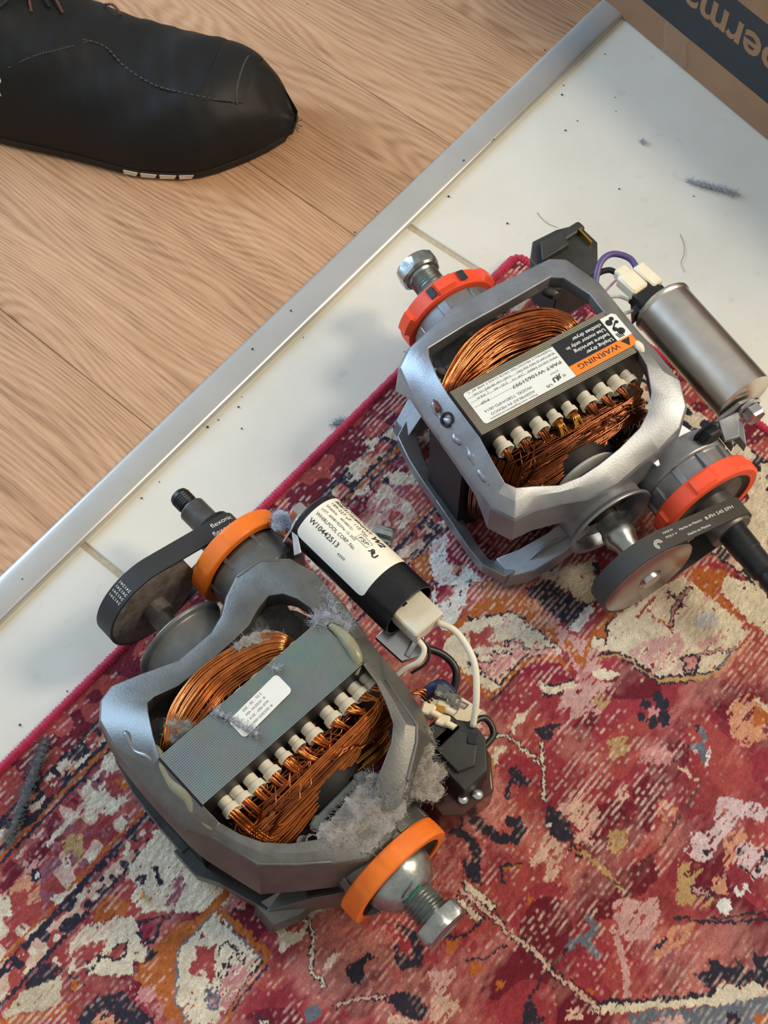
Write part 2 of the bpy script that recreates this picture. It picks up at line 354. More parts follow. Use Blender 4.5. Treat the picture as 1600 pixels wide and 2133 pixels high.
# ------------------------------------------------------------------ rug
RO = Vector((100.26, 215.54)); RUa, RVa = R_(-42.5), R_(229.803)
RU = np.array([math.cos(RUa), math.sin(RUa)]); RV = np.array([math.cos(RVa), math.sin(RVa)])
RUG_POLYS = [('C',0.0,[102.5,509.5,100.5,476,120.5,476,139.5,476,157,475.5,166,477,158.5,495,128,521.5,110.5,520]),('C',0.0,[56,502.5,53,476.5,61,481.5,73.5,482,73,490.5,71,496,64.5,500.5]),('C',0.0,[41.5,474,45.5,467,50,471.5,48,478.5]),('C',3.2,[56,532.5,55,511.5,55.5,491.5]),('K',-8.9,[62,478.5]),('O',-4.2,[64.5,476]),('T',0.0,[61.5,526,61.5,519,67,515,75.5,519.5,80,532,70.5,532]),('M',0.0,[69.5,531,70,525.5,76,526,80.5,532.5,76,534.5]),('E',0.0,[29,498,31,487,36.5,494.5,35,499.5]),('C',0.0,[30,525,33,514,36,521,33.5,527]),('K',-4.9,[32.5,506]),('K',-4.9,[31,473.5]),('C',-1.5,[32,506]),('C',-1.5,[32,473.5]),('N',0.0,[33.5,535.5,35.5,524,39.5,517.5,39.5,535]),('N',0.0,[24,489.5,26,475,34.5,477.5,30.5,489]),('N',0.0,[34.5,503,30,494,38.5,496.5]),('N',0.0,[110.5,512,112,506,116.5,506.5,117,512]),('N',0.0,[113.5,500,115.5,497,124.5,500.5,125.5,505.5,119,501.5]),('K',0.0,[104,522.5,107,512.5,116,514,116,521,108,526]),('O',0.0,[107.5,535.5,108,526,119.5,522.5,121,528,107.5,540]),('N',1.3,[43.5,539.5,42.5,522.5,43.5,491,52.5,484]),('M',1.3,[75.5,552.5,84.5,560.5]),('Q',0.0,[52,548.5,57.5,541.5,63,548.5,58,554]),('M',0.0,[127,497.5,130,490.5,136,494,140,504.5,136.5,510,131.5,503.5]),('E',0.0,[58,565.5,57.5,553,67.5,549.5,77.5,557.5,74.5,563.5,66.5,569]),('K',0.0,[61.5,566.5,65,559,73,563,67,570.5]),('C',0.0,[58,571,61,568,71,575,68,579.5]),('C',0.0,[80,552.5,86.5,540.5,87.5,551,85,554.5]),('N',-3.4,[64,550]),('W',-1.5,[64.5,550]),('O',0.0,[107.5,542.5,105.5,532.5,107,527,121,523.5,121,530.5,117,533.5,114.5,541,110.5,545.5]),('C',0.0,[108.5,562.5,107.5,548,115,541.5,118.5,533,127,526.5,138.5,534,144.5,534,150,541.5,143,543.5,149,550.5,129.5,566.5,124,565.5,121,572.5,117.5,573,116,567.5,110,565]),('K',0.0,[112.5,564.5,117,553,123,545,125.5,549.5,126.5,555.5,124,563.5,121.5,568.5,116.5,567]),('K',0.0,[129.5,551,132,540,136,541.5,135,550.5,130.5,553.5]),('N',1.3,[126,556.5,129,553,135,551,137.5,545.5,133,539,130,547]),('N',-1.6,[124,562.5]),('N',-1.6,[128.5,561.5]),('N',-1.6,[127.5,565]),('N',-1.6,[128,556.5]),('O',0.0,[150.5,551.5,147,535.5,149,512.5,154,505.5,160,511.5,159,523,165,530.5,181.5,545,191,544.5,182,553,161.5,550.5]),('P',0.0,[151.5,556.5,159,547.5,173.5,547.5,177.5,555.5,159.5,557.5]),('N',0.0,[129,528,135,519,143.5,510,141,519,145.5,524.5,145,530,141,535.5]),('X',0.0,[131,527,136.5,519.5,142,513.5,139.5,520.5,144,525.5,142,529,140,533]),('N',0.0,[142.5,543,150.5,542,144.5,533,150.5,531.5,151.5,542]),('N',0.0,[141,586,142,570.5,150,561,160.5,559.5,176,558,177,561,145,589]),('E',0.0,[147.5,580.5,151,574.5,155.5,573,163,573,151.5,583.5]),('B',0.0,[108,615.5,107,597,114.5,583.5,117.5,577.5,128,586,128.5,591.5,116,605.5,109,615.5]),('N',0.0,[106,596.5,104.5,583,107,577.5,115,575,117,578,114.5,585,110,593.5]),('C',0.0,[105.5,575,106.5,573,114,572.5,113.5,575]),('K',3.0,[117,573.5,127.5,585]),('O',0.0,[108.5,617,119,603.5,129.5,591.5,132,582.5,135,588.5,124.5,603.5,111,619]),('N',0.0,[119.5,573.5,123,572.5,133,571.5,129.5,580]),('O',0.0,[123,575,126.5,573.5,131.5,573,129.5,579]),('N',0.0,[90,598,91.5,588,93.5,589,92.5,597.5]),('N',0.0,[91.5,553,91.5,540.5,95,544.5,95.5,550.5]),('N',0.0,[97.5,531,100,524.5,103,528.5,101.5,532.5]),('O',4.8,[158,477,158,491.5,157,510.5,158,525.5,174,543,185.5,546.5,193,546.5]),('O',4.6,[162.5,491.5,174.5,489.5,190,489.5,200,488.5,202.5,494]),('O',2.7,[202.5,494,202.5,510.5,204,525,209.5,532]),('C',0.0,[160,493.5,169,492,178.5,493.5,191.5,492.5,200,493,201.5,497,203.5,527.5,201,531,205,536,194,545.5,182.5,545,178.5,544,164,528.5,159,523,160,508]),('N',0.9,[201,493,201.5,509,203.5,526.5]),('N',0.8,[205,492,205.5,511.5,206.5,524.5]),('G',0.7,[169,492,178.5,493.5,191.5,492.5,200,493]),('G',0.7,[160,493.5,160,508,159,523,164,528.5,178.5,544,192,545.5]),('K',0.0,[164.5,514,171,509.5,173.5,506,182.5,515.5,187.5,521.5,185.5,524,179.5,519,176.5,522,180.5,523,175,528.5,170.5,524,170.5,518]),('P',0.0,[188,505.5,198.5,501.5,201.5,503,203.5,527.5,199.5,528,189,517.5]),('N',1.2,[179,507.5,176,504.5,177.5,500,184.5,500,193.5,501]),('N',1.2,[185,504.5,190.5,511]),('N',-1.1,[186,515]),('N',-1.1,[188,517]),('N',-1.1,[191,520.5]),('N',-1.1,[186,510.5]),('N',-1.1,[184.5,512]),('G',0.0,[185,525.5,194.5,523,199.5,529.5,195.5,534.5]),('P',0.0,[190,528,194,526,198,529.5,195,532]),('C',0.0,[193.5,475.5,196.5,471,202.5,471.5,207.5,462,210.5,465,209,472,206.5,477.5,207,482.5,202.5,482,199,477]),('N',3.1,[196.5,460.5,208,459.5,214,464,225.5,478.5,238,478.5]),('C',1.5,[196.5,460.5,208,459.5,214,464,225.5,478.5,238,478.5]),('C',0.0,[230,472.5,229,462,233,459.5,233,475]),('N',0.0,[240.5,465,244,454.5,253,464.5,242.5,466]),('P',0.0,[162.5,485.5,160.5,478.5,171.5,477,174.5,479,168.5,483.5]),('N',1.1,[168.5,483.5,173.5,479.5,174.5,476]),('C',0.0,[203,455,206.5,446,210.5,437.5,212,443.5,205.5,456]),('N',3.0,[220,518.5,228,515]),('C',0.0,[222,518.5,225.5,514.5,228,515.5,223.5,519.5]),('G',0.0,[238,497.5,239,490.5,246,491.5,246,498,242,500.5]),('C',0.0,[38.5,233.5,41.5,221,46,223,45,230]),('C',0.0,[47.5,210.5,50.5,196.5,63,195.5,68,196,59,206.5]),('N',0.0,[47,210,48.5,206,52,208,50,212.5]),('C',0.0,[75,230,79.5,221,83,227.5,80.5,231]),('W',0.0,[56,226.5,58.5,220.5,64,224.5,61,229]),('P',0.0,[48.5,226,64,212,72.5,219,65.5,230,54.5,235]),('N',1.1,[40,201,42,193,47.5,188]),('N',0.9,[39.5,213,44.5,221.5,51,221]),('N',0.9,[39,239,49.5,228.5]),('N',0.0,[29.5,252.5,30,245.5,34,242.5,34.5,250.5]),('N',0.0,[25.5,230,27.5,217.5,30,212.5,30.5,226]),('K',-2.6,[28,200.5]),('K',-2.6,[30.5,235.5]),('K',-2.6,[26.5,170]),('C',0.0,[21.5,220,25,209.5,33.5,209,30,222.5]),('C',0.0,[17.5,198.5,23.5,187.5,22.5,181,27.5,199.5]),('N',0.0,[91.5,212,107.5,208.5,101.5,218.5]),('W',0.0,[103,225.5,107.5,212,119.5,226,131.5,221.5,146.5,222,143.5,233.5,149,242.5,151,251.5,155,268.5,144.5,266.5,128.5,253.5,124,244,109.5,235]),('X',0.0,[112.5,220.5,115.5,212.5,123.5,217,129.5,220.5,134,229.5,128.5,234.5,125.5,227,119.5,227.5]),('E',0.0,[125.5,227,129.5,222,134,229.5,128.5,234.5]),('O',0.0,[102,245,106.5,229.5,111.5,234.5,112,238.5,120,243,122,248,110.5,247]),('X',0.0,[126,247,135.5,237.5,139.5,244,138.5,250.5,135,257]),('N',-1.2,[126,245.5]),('N',-1.2,[135.5,237.5]),('N',-1.2,[134,256]),('N',-1.2,[137.5,256]),('N',-1.2,[139.5,260]),('N',-1.2,[142,239.5]),('N',-1.2,[140.5,229.5]),('N',-1.2,[142.5,230]),('N',-1.2,[128,223.5]),('N',-1.2,[131.5,231.5]),('N',-1.2,[141.5,251.5]),('O',0.0,[151.5,269.5,153.5,249.5,155,235,154.5,226.5,141.5,228.5,148,221.5,168,219,174.5,213,190.5,215,204,214,217.5,224,212,224.5,189,226,176.5,226,158,249,156,267.5]),('E',0.0,[177.5,217,187,211,204.5,210,205.5,221.5,189.5,220]),('Q',0.0,[204,214,220.5,212.5,234,207,245,221.5,239,230.5,222.5,226,213,223.5]),('O',5.2,[217,220,231.5,223.5]),('O',3.4,[229,205,233.5,219.5,238,229.5]),('B',0.0,[171.5,197.5,176.5,187,194,161.5,199.5,161,212.5,179.5,211,189.5,182,191.5]),('N',0.0,[172.5,208,181.5,192,211.5,190.5,212,210.5,194.5,210,177,211]),('W',0.0,[211,189.5,216,188,218,201.5,217.5,210,211.5,211.5]),('N',0.0,[173,189,172,176,179,180.5,178,187.5]),('N',0.0,[195,163,199,160.5,211,176.5,204.5,173]),('O',4.2,[172,281.5,189.5,282,201,281,203,274,202.5,248.5,210.5,237,219,233,228,233]),('C',0.0,[156,274,157,260,157.5,250.5,177.5,227,189.5,227,212,226,219,227,216.5,230.5,210,236,201.5,247,201,257,201.5,274.5,199.5,278.5,187,279,172,280.5,161,279.5]),('P',0.0,[175.5,272,179.5,262,192,249,198.5,243,211.5,228,220,228.5,208.5,238,201.5,247,201,271.5,193,271.5]),('K',0.0,[160.5,261.5,165,255,170,253,169.5,245.5,174,243,176.5,247,175.5,253.5,184.5,247.5,185.5,250,175.5,260,170,269.5,168.5,266.5,170,262,165.5,259]),('P',0.0,[184,247,193.5,237.5,197.5,242,193,248]),('N',1.1,[184,247,188.5,242,194.5,238,197.5,242,211.5,228]),('C',0.0,[177.5,263.5,183.5,259.5,189,261.5,182.5,268.5]),('N',1.1,[193,248,182,260.5,189,261.5,182.5,269,178,268,177.5,265,174,268,174.5,271]),('N',1.1,[176,273,185.5,272,200,271.5]),('N',0.8,[185.5,247,192.5,248.5]),('N',0.7,[157.5,250.5,177,226.5,189,226.5,212.5,225]),('N',0.7,[201,271.5,200.5,256,201,246.5,210,236]),('N',0.7,[203,281.5,205,269,205,251.5,211,241.5]),('X',0.0,[204.5,250.5,212.5,240.5,221,235,230,234.5,232.5,238.5,223,250.5,216,251.5,207,261.5]),('C',0.0,[218,251.5,226.5,248.5,235.5,237,241.5,237.5,240.5,244,226.5,257.5,221.5,256]),('N',0.9,[218,251.5,223.5,251,231,244,235.5,237]),('N',0.7,[226.5,257.5,241,244.5,241.5,237.5]),('P',0.0,[227,228.5,246.5,223.5,259,240.5,248.5,241.5,240.5,236]),('O',0.0,[246,124.5,266,107,268.5,113,270.5,124.5,294.5,129.5,295,132,273,132.5,253.5,132]),('C',0.0,[268.5,111.5,286.5,102.5,303,104,318.5,128,297,126.5,271.5,123]),('C',0.0,[227,204.5,235.5,201.5,230,195,229.5,182.5,235,168.5,239,147,247,129.5,254,131.5,267.5,131,294.5,131.5,303,135.5,302,148,301.5,169,296.5,176,275.5,198.5,270.5,198.5,251,199.5,244,203,236,209.5,230.5,212.5]),('Q',0.0,[251,193,258,178.5,268,165,274.5,169,277,176.5,275.5,192,272,199.5,262,197.5,250.5,199]),('Q',0.0,[280.5,164,288.5,148,293,146,291,154.5,285,164.5]),('H',0.0,[269,148.5,275.5,137.5,285,142.5,281.5,148.5,274,154.5]),('T',3.0,[238,213.5,245,205,252,201,260.5,201,276.5,201,293.5,183.5,301,171.5]),('E',2.7,[303,172,305.5,137.5]),('N',0.8,[237.5,211.5,247.5,201.5,254.5,200,271.5,200,275.5,198.5,296.5,176,301,168.5,302,148]),('N',0.8,[251.5,204,262,203,277,202.5,294,186]),('G',1.6,[301.5,168,302,149.5]),('N',3.9,[255,136,254.5,146,256,155.5,261,164.5]),('P',1.9,[255,136,254.5,146,256,155.5,260.5,164]),('N',3.0,[246,146.5,253.5,146.5]),('N',0.0,[255,146.5,262.5,146,256.5,153]),('P',0.0,[256,147.5,260.5,147.5,256.5,151.5]),('N',0.0,[277,179,280.5,174.5,286.5,167,293,179,284.5,186,282.5,179.5]),('P',0.0,[279.5,178.5,281.5,175,286.5,170,290.5,178,285,183.5,284,178]),('N',2.5,[286,169,295,157,302,149.5]),('P',1.1,[286,169,295,157,301.5,150]),('O',0.0,[224.5,186,229.5,181,229,194,234.5,202.5,227,204.5,229.5,211,236.5,228.5,234,229,226.5,211.5,224,203]),('N',0.8,[229.5,181,229.5,193.5,236,202,228,202.5]),('K',1.6,[241,157.5,240.5,175]),('K',1.3,[243.5,166.5,249,167.5]),('O',1.9,[253.5,167,263.5,167]),('Q',0.0,[230,215,235,208.5,240,217,237.5,230]),('C',0.0,[241,225,243.5,219.5,251.5,213.5,255.5,215,254,219.5,244.5,227]),('R',0.0,[240.5,216.5,247,207.5,254,204.5,252.5,212.5,243,219]),('Q',0.0,[234,246,245,228,258.5,220,261.5,243.5,251.5,255.5,239,258.5]),('T',0.0,[250.5,239.5,254,231,262.5,232,260.5,241]),('T',0.0,[274.5,252,283.5,242.5,290,252.5,284,262.5]),('P',0.0,[294.5,244.5,301,233,311,233.5,313.5,239.5,301,250.5]),('N',-3.3,[279.5,218.5]),('N',-3.3,[282.5,209.5]),('N',-4.6,[287.5,211.5]),('N',-4.6,[294,218]),('N',-2.7,[282,226.5]),('N',-3.9,[290,225.5]),('P',-3.3,[286.5,219.5]),('E',0.0,[321,188,322,172,331,166.5,345,167.5,352,178,344.5,199,333,199]),('O',0.0,[332.5,174.5,341,170,347,176.5,339.5,184.5]),('G',3.3,[313.5,208.5,320.5,211,322.5,217.5]),('G',0.0,[315,224,321.5,214.5,329.5,219.5,330.5,224.5,323.5,222.5]),('W',0.0,[318,222.5,321,220.5,322.5,223.5]),('W',1.6,[327,215.5,331.5,224.5]),('N',0.8,[315.5,223.5,315,236]),('N',-1.6,[313.5,208.5]),('C',0.0,[330,167.5,339.5,168,348,172.5,342,171.5,332,170.5]),('C',0.0,[199.5,296.5,201.5,291.5,206,289.5,205.5,296.5,210.5,300,207,304.5,200,302]),('C',0.0,[221,280.5,225.5,272.5,227.5,279,225,284,228.5,289.5,225,290.5]),('C',0.0,[224.5,305,227.5,299.5,230.5,298.5,229.5,305.5,233.5,313,227,310]),('S',0.0,[232,345.5,228.5,322.5,234.5,313,243,323.5,249.5,335.5,261,336.5,258,344.5,237,346.5]),('S',0.0,[221.5,368,242.5,365,254,373.5,265.5,386,249,400]),('L',0.0,[279,336.5,281,324,290.5,324,297.5,321,300.5,332,302,346,295.5,346,291.5,337,288,345.5,281,343]),('L',0.0,[276,306.5,280,299,275.5,293,285.5,288,286.5,295,296.5,290,300.5,298,292.5,309.5,280,310.5]),('Q',0.0,[242,258.5,249,242,254.5,244.5,250.5,257.5]),('D',0.0,[294.5,290,305,274.5,319,293.5,311,299.5,301,298.5]),('N',3.1,[214.5,305.5,224,295,226,293,238.5,293.5,251,293.5]),('C',1.2,[214.5,305.5,224,295,226.5,293,238.5,294,251,293.5]),('N',2.9,[245,283.5,253.5,292.5,260,300.5,268.5,310]),('C',1.3,[245,283.5,253.5,292.5,260,300.5,268.5,310]),('N',0.0,[236,278.5,237.5,275,240.5,271.5,242,269,247,265,247,267.5,245,273.5,248.5,274.5,247.5,279.5,242,281]),('N',0.0,[239,309,241.5,306,254,306,255.5,311.5,250,313.5,247,313,248.5,321,252.5,323.5,248.5,324.5,245,321,244,313,240.5,312]),('N',6.5,[232.5,349.5,247,347.5,261.5,347,268.5,341,268.5,334.5,264.5,331.5,260,334.5]),('N',5.5,[224,360.5,238.5,360.5,249.5,358.5,255.5,362.5]),('N',-3.0,[227.5,336.5]),('N',-3.0,[228.5,346]),('N',0.0,[251,362,257,359.5,271,375,264.5,377,256.5,375,252.5,372,256.5,367.5]),('S',3.4,[230,353.5,240.5,353.5,251,352.5]),('N',0.0,[271.5,311.5,277,309,283,309,291,311.5,297,317.5,290,323.5,278.5,322.5,274,318]),('C',-1.5,[279.5,320.5]),('N',4.8,[298.5,319,304.5,320.5]),('O',1.9,[299,319.5,304,320]),('N',3.0,[273,358.5,279.5,365.5]),('N',2.2,[274,357.5,280.5,349]),('O',1.8,[275,358.5,281.5,350]),('D',0.0,[299.5,297,307,277,318.5,263.5,328,278,327.5,299,309.5,298]),('D',0.0,[309.5,332,324.5,315.5,333.5,303,337,290.5,348.5,299,347,314.5,336.5,328,341,338,327,355]),('L',0.0,[284.5,299,296.5,290,301,298.5,307.5,312,297.5,316]),('T',0.0,[309,298.5,317,289.5,324.5,299,321.5,306.5,315,307.5]),('L',0.0,[297.5,275.5,301.5,268,307,273,304.5,278.5]),('V',0.0,[350.5,277,347.5,264.5,353.5,261,357,254,348.5,237.5,351,233,364.5,226,377.5,220,381.5,226.5,367.5,237,365.5,246.5,364,257.5,366,271,360,278]),('E',0.0,[363.5,254,369.5,242.5,376.5,244.5,377,261,377,270.5]),('V',0.0,[373.5,254.5,376.5,246,390,244,398.5,251.5,392.5,263.5,381,262]),('N',-2.2,[377.5,254.5]),('N',-2.2,[390.5,250]),('N',-2.2,[390.5,255.5]),('N',-2.2,[390,245.5]),('N',1.6,[381,262,393,261.5]),('N',-1.9,[361,269.5]),('T',0.0,[353.5,286.5,360,278,366.5,279.5,365,287.5,369.5,294.5,381.5,286,380.5,294,366.5,305.5,361.5,302.5]),('E',0.0,[373,279.5,378.5,272.5,386,280,379,286]),('W',-4.3,[388,287.5]),('N',4.5,[368.5,292,377,287]),('P',2.5,[368.5,292,376,287.5]),('W',0.0,[385.5,275,391,266.5,396,270,390,278]),('R',-1.8,[389,272.5]),('R',-1.8,[393,271.5]),('F',1.2,[336.5,310,338.5,285.5,337,260,335,236.5]),('T',3.4,[305,319,318,319,337,320.5]),('F',1.6,[325.5,321.5,346,318]),('L',0.0,[317,238.5,321.5,235.5,333.5,234.5,332,238]),('E',0.0,[322,263.5,324,260,334,258.5,336.5,270,328.5,271.5]),('S',0.0,[227.5,458.5,234.5,448.5,242.5,427,251.5,427.5,247.5,445,233.5,465]),('Q',0.0,[278,433.5,288,421,292,423.5,292,440.5,284,438]),('L',0.0,[288.5,444,295.5,433.5,304.5,434.5,303,448.5,296,455]),('N',0.0,[244,426,248.5,424,259.5,422,267,425.5,272.5,432.5,266.5,442.5,260.5,442.5,253.5,435.5,260.5,435.5,265.5,434,261.5,428,250.5,426]),('N',0.0,[240,465,241.5,458,245.5,448.5,251.5,447,246.5,453.5,249.5,459,254,459.5,253.5,465,246,467]),('N',0.0,[268.5,460.5,271.5,453,279.5,447,285.5,447.5,293,450.5,292,455,286.5,461,277.5,461]),('N',3.4,[249,482.5,258.5,469.5,268,460.5]),('L',1.5,[249,482.5,258.5,469.5,268,460.5]),('L',0.0,[274,464.5,284.5,461,293.5,457,278.5,470.5]),('N',0.0,[258.5,379,285.5,377.5,285,383.5,265,384.5]),('C',0.0,[260.5,379,284.5,379,283.5,382.5,265,383.5]),('N',0.0,[262,389.5,283.5,387.5,283,393,266.5,394]),('C',0.0,[264,389.5,282.5,389,282,392.5,266.5,392.5]),('N',4.4,[264,385.5,291,384,303.5,384.5,319,383.5,333,385]),('L',2.4,[264,385.5,291,384,303.5,384.5,319,383.5,333,385]),('O',0.0,[273.5,413.5,280,406,282.5,412,281.5,420.5]),('O',0.0,[293,413.5,298.5,406.5,302,411.5,297,417]),('N',1.0,[271.5,413.5,281.5,403,284,388.5]),('N',1.0,[291,413.5,300,401.5,303,391.5]),('N',0.0,[332,411,331,405,339.5,408,346,407.5,343,414,336.5,419.5]),('N',1.2,[331.5,405.5,330.5,392]),('O',0.0,[311,411.5,315,406.5,317,410,314,413.5]),('O',0.0,[295,359.5,299,358,300.5,363.5,297,363.5]),('Q',0.0,[336,330,341,321.5,349,319,354.5,310,362.5,319,364,334,355.5,341.5,346.5,341.5]),('Q',4.2,[348.5,343.5,363,354.5,372.5,366]),('G',4.2,[330.5,347,337.5,348,336.5,358,333,361,331.5,368.5]),('N',1.5,[331.5,368.5,331,383]),('G',5.4,[336.5,359,346.5,360]),('K',0.0,[392,330,407.5,331.5,408.5,334.5,394,348.5]),('N',0.0,[394.5,330.5,402.5,322.5,397.5,318,404.5,314.5,408.5,316,412.5,311,408.5,308,414.5,307,418,309,422,304,414,297.5,425.5,292,435.5,307,428.5,310.5,424,312.5,424,319,417,319.5,411.5,322,407.5,324,407,331]),('C',5.1,[364.5,384,388,359.5,412.5,334.5,436.5,308.5]),('C',0.0,[409,329.5,411,324,420,318,424.5,310.5,436.5,309,424,324,413.5,334.5]),('N',2.5,[363,381,383,360.5,409.5,334,409,329.5]),('G',0.0,[379.5,373,390,362,409,343,423.5,325.5,437.5,310,448,326,387,379.5]),('N',3.9,[332.5,385.5,349,383.5,365,383.5]),('L',2.2,[332.5,385.5,349,383.5,365,383.5]),('Q',0.0,[392,365,403,353.5,408,357,393.5,370]),('N',0.0,[421.5,336.5,426.5,330.5,432.5,334.5,426.5,341]),('O',0.0,[434,327.5,442.5,317.5,448,326,438,330.5]),('E',0.0,[368,332,372,325,367.5,322.5,373.5,313.5,379.5,306,381.5,312,381.5,320.5,378.5,329,376.5,340.5,373,340]),('N',1.0,[368.5,313.5,374.5,307.5,379.5,306,390,294.5,409,272.5]),('N',1.0,[379.5,306.5,392,296,411.5,276.5]),('N',0.8,[370.5,336,372,325]),('M',0.0,[376,334.5,379.5,328.5,383,332,378,337.5]),('O',0.0,[352.5,378.5,358,375.5,358.5,380]),('L',0.0,[351.5,397,356,390,362.5,393.5,355,399])]
PAL = dict(R='#8a323b', D='#631c2a', K='#96423f', X='#7f2138', P='#b27b7b', Q='#b8918d', L='#c0a08e', C='#c6bca6', W='#c8c8c4', B='#b4a98f', O='#a05a2b', E='#b98468', S='#b0695f',
           N='#2b2834', G='#5d636e', H='#aeb2b2', M='#86505c', T='#a5875c', V='#bda8aa', F='#5b3a37', Z='#b3163f')
def smooth_noise(shape, cell, seed):
    g = np.random.default_rng(seed); ny, nx = shape; cy, cx = cell
    a = g.random((int(ny / cy) + 3, int(nx / cx) + 3)); y = np.arange(ny) / cy; x = np.arange(nx) / cx
    iy = y.astype(int); ix = x.astype(int); fy = (y - iy)[:, None]; fx = (x - ix)[None, :]; fy = fy * fy * (3 - 2 * fy); fx = fx * fx * (3 - 2 * fx)
    return a[np.ix_(iy, ix)] * (1 - fy) * (1 - fx) + a[np.ix_(iy, ix + 1)] * (1 - fy) * fx + a[np.ix_(iy + 1, ix)] * fy * (1 - fx) + a[np.ix_(iy + 1, ix + 1)] * fy * fx
def build_rug():
    ST = 0.65                                                                            # fine weave where it is seen, coarse beyond
    u = np.concatenate([np.arange(0, 455, ST), np.arange(455, 760, 4.0)]); v = np.concatenate([np.arange(0, 635, ST), np.arange(635, 900, 4.0)]); nu, nv = len(u), len(v)
    Ug, Vg = np.meshgrid(u, v); sh = (nv, nu)
    SN = lambda shape, cell, seed: smooth_noise(shape, (cell[0] / ST, cell[1] / ST), seed)
    j1 = SN(sh, (2.0, 2.0), 1) - 0.5 + 0.55 * (SN(sh, (0.9, 0.9), 31) - 0.5); j2 = SN(sh, (2.0, 2.0), 2) - 0.5 + 0.55 * (SN(sh, (0.9, 0.9), 32) - 0.5)
    rowj = np.random.default_rng(9).normal(0, 1, 900)[np.clip((Ug / 1.65).astype(int), 0, 899)]; Uj = Ug + j1 * 1.9; Vj = Vg + j2 * 2.2 + rowj * 0.65
    soft = SN(sh, (6.5, 1.5), 41) * 0.7 + SN(sh, (1.4, 1.2), 42) * 0.3
    C = {k: np.array(lin(h)) for k, h in PAL.items()}
    img = np.empty((nv, nu, 3)); img[:] = C['R']; idx = np.full(sh, 'R')
    def paint(mask, k): img[mask] = C[k]; idx[mask] = k
    d = np.minimum(Uj, Vj); t_ = np.where(Ug < Vg, Vg, Ug)                     # distance to the nearest edge / along it
    n1 = SN(sh, (26, 26), 3); n2 = SN(sh, (9, 9), 4); n3 = SN(sh, (5, 5), 5)
    paint((n1 > 0.60) & (d > 105), 'K'); paint((n1 < 0.33) & (d > 105), 'D')
    # woven borders follow the edge
    paint(d < 105, 'K'); paint((d < 60) & (d > 44) & (n2 < 0.42), 'D'); paint((d > 44) & (d < 88) & (n2 > 0.60), 'L'); paint((d > 44) & (d < 88) & (n2 > 0.72), 'C'); paint((d > 48) & (d < 84) & (n3 > 0.80), 'M')
    paint(d < 23, 'D'); paint((d < 23) & (n2 > 0.52), 'K')
    paint((d >= 23) & (d < 37), 'E'); paint((d >= 25) & (d < 36) & (n2 > 0.55), 'C'); paint((d >= 25) & (d < 36) & (n2 < 0.40), 'K'); paint((d >= 25) & (d < 36) & (n3 > 0.70), 'N')
    paint((d > 22.6) & (d < 25.2) & (n3 > 0.22), 'N'); paint((d > 35.5) & (d < 38.2), 'N'); paint((d > 38.4) & (d < 41), 'O'); paint((d > 41.6) & (d < 43.2), 'N')
    paint((d > 43.2) & (d < 45.2), 'K'); paint((d > 45.2) & (d < 46.4) & (n3 > 0.3), 'M')
    paint((d > 84) & (d < 86), 'O'); paint((d > 87.5) & (d < 91.5) & (n3 > 0.2), 'N')
    paint((d >= 91.5) & (d < 103), 'L'); paint((d >= 91.5) & (d < 103) & (n2 < 0.45), 'K'); paint((d >= 91.5) & (d < 103) & (n3 > 0.62), 'N'); paint((d >= 91.5) & (d < 103) & (n3 < 0.22), 'C')
    paint((d > 102) & (d < 104.5) & (n3 > 0.2), 'N')
    hid = (Ug > 105) & (Vg > 20) & (Vg < 95); paint(hid & (n2 > 0.34), 'C'); paint(hid & (Vg < 40) & (n3 > 0.66), 'N')
    for k, w, fl in RUG_POLYS:
        p = np.array(fl, float).reshape(-1, 2)
        if w < 0 or len(p) == 1:
            x, y = p[0]; r = abs(w); r = max(r, 1.0); paint((Uj - x) ** 2 + (Vj - y) ** 2 < r * r, k); continue
        pad = max(w, 0) + 4
        a0, a1 = np.searchsorted(u, [p[:, 0].min() - pad, p[:, 0].max() + pad]); b0, b1 = np.searchsorted(v, [p[:, 1].min() - pad, p[:, 1].max() + pad])
        if a1 <= a0 or b1 <= b0: continue
        X = Uj[b0:b1, a0:a1]; Y = Vj[b0:b1, a0:a1]
        if w > 0:
            hw = max(w / 2, 0.75); m = np.zeros(X.shape, bool)
            for (x0, y0), (x1, y1) in zip(p, p[1:]):
                dx, dy = x1 - x0, y1 - y0; q = np.clip(((X - x0) * dx + (Y - y0) * dy) / (dx * dx + dy * dy + 1e-9), 0, 1)
                m |= (X - x0 - q * dx) ** 2 + (Y - y0 - q * dy) ** 2 < hw * hw
        else:
            m = np.zeros(X.shape, bool); n = len(p)
            for i in range(n):
                x0, y0 = p[i]; x1, y1 = p[(i + 1) % n]
                c = ((y0 > Y) != (y1 > Y)) & (X < (x1 - x0) * (Y - y0) / ((y1 - y0) + 1e-12) + x0); m ^= c
        m = m & ((soft[b0:b1, a0:a1] > 0.36) if k in 'LQPTEVSM' else (soft[b0:b1, a0:a1] > 0.20)) if w <= 0 else m
        sub = img[b0:b1, a0:a1]; sub[m] = C[k]; idx[b0:b1, a0:a1][m] = k
    # worn weave: chains of pale dashes in rows along the pile, in patches; soft abrasion between them
    g = np.random.default_rng(11)
    wob = 0.35 * (SN(sh, (9, 9), 23) - 0.5); row = Ug / 3.3 + wob; ph = np.abs((row % 1.0) - 0.5) * 2; rid = np.clip(row.astype(int), 0, 419); rj = g.random(420)[rid]
    dash = np.take_along_axis(smooth_noise((nv, 420), (2.6 / ST, 0.55), 13), rid, axis=1); dash = 0.62 * dash + 0.38 * np.take_along_axis(smooth_noise((nv, 420), (9 / ST, 0.55), 33), rid, axis=1)
    wear = np.clip(SN(sh, (70, 40), 14) * 0.9 + SN(sh, (24, 13), 15) * 0.55 - 0.22, 0, 1.1)
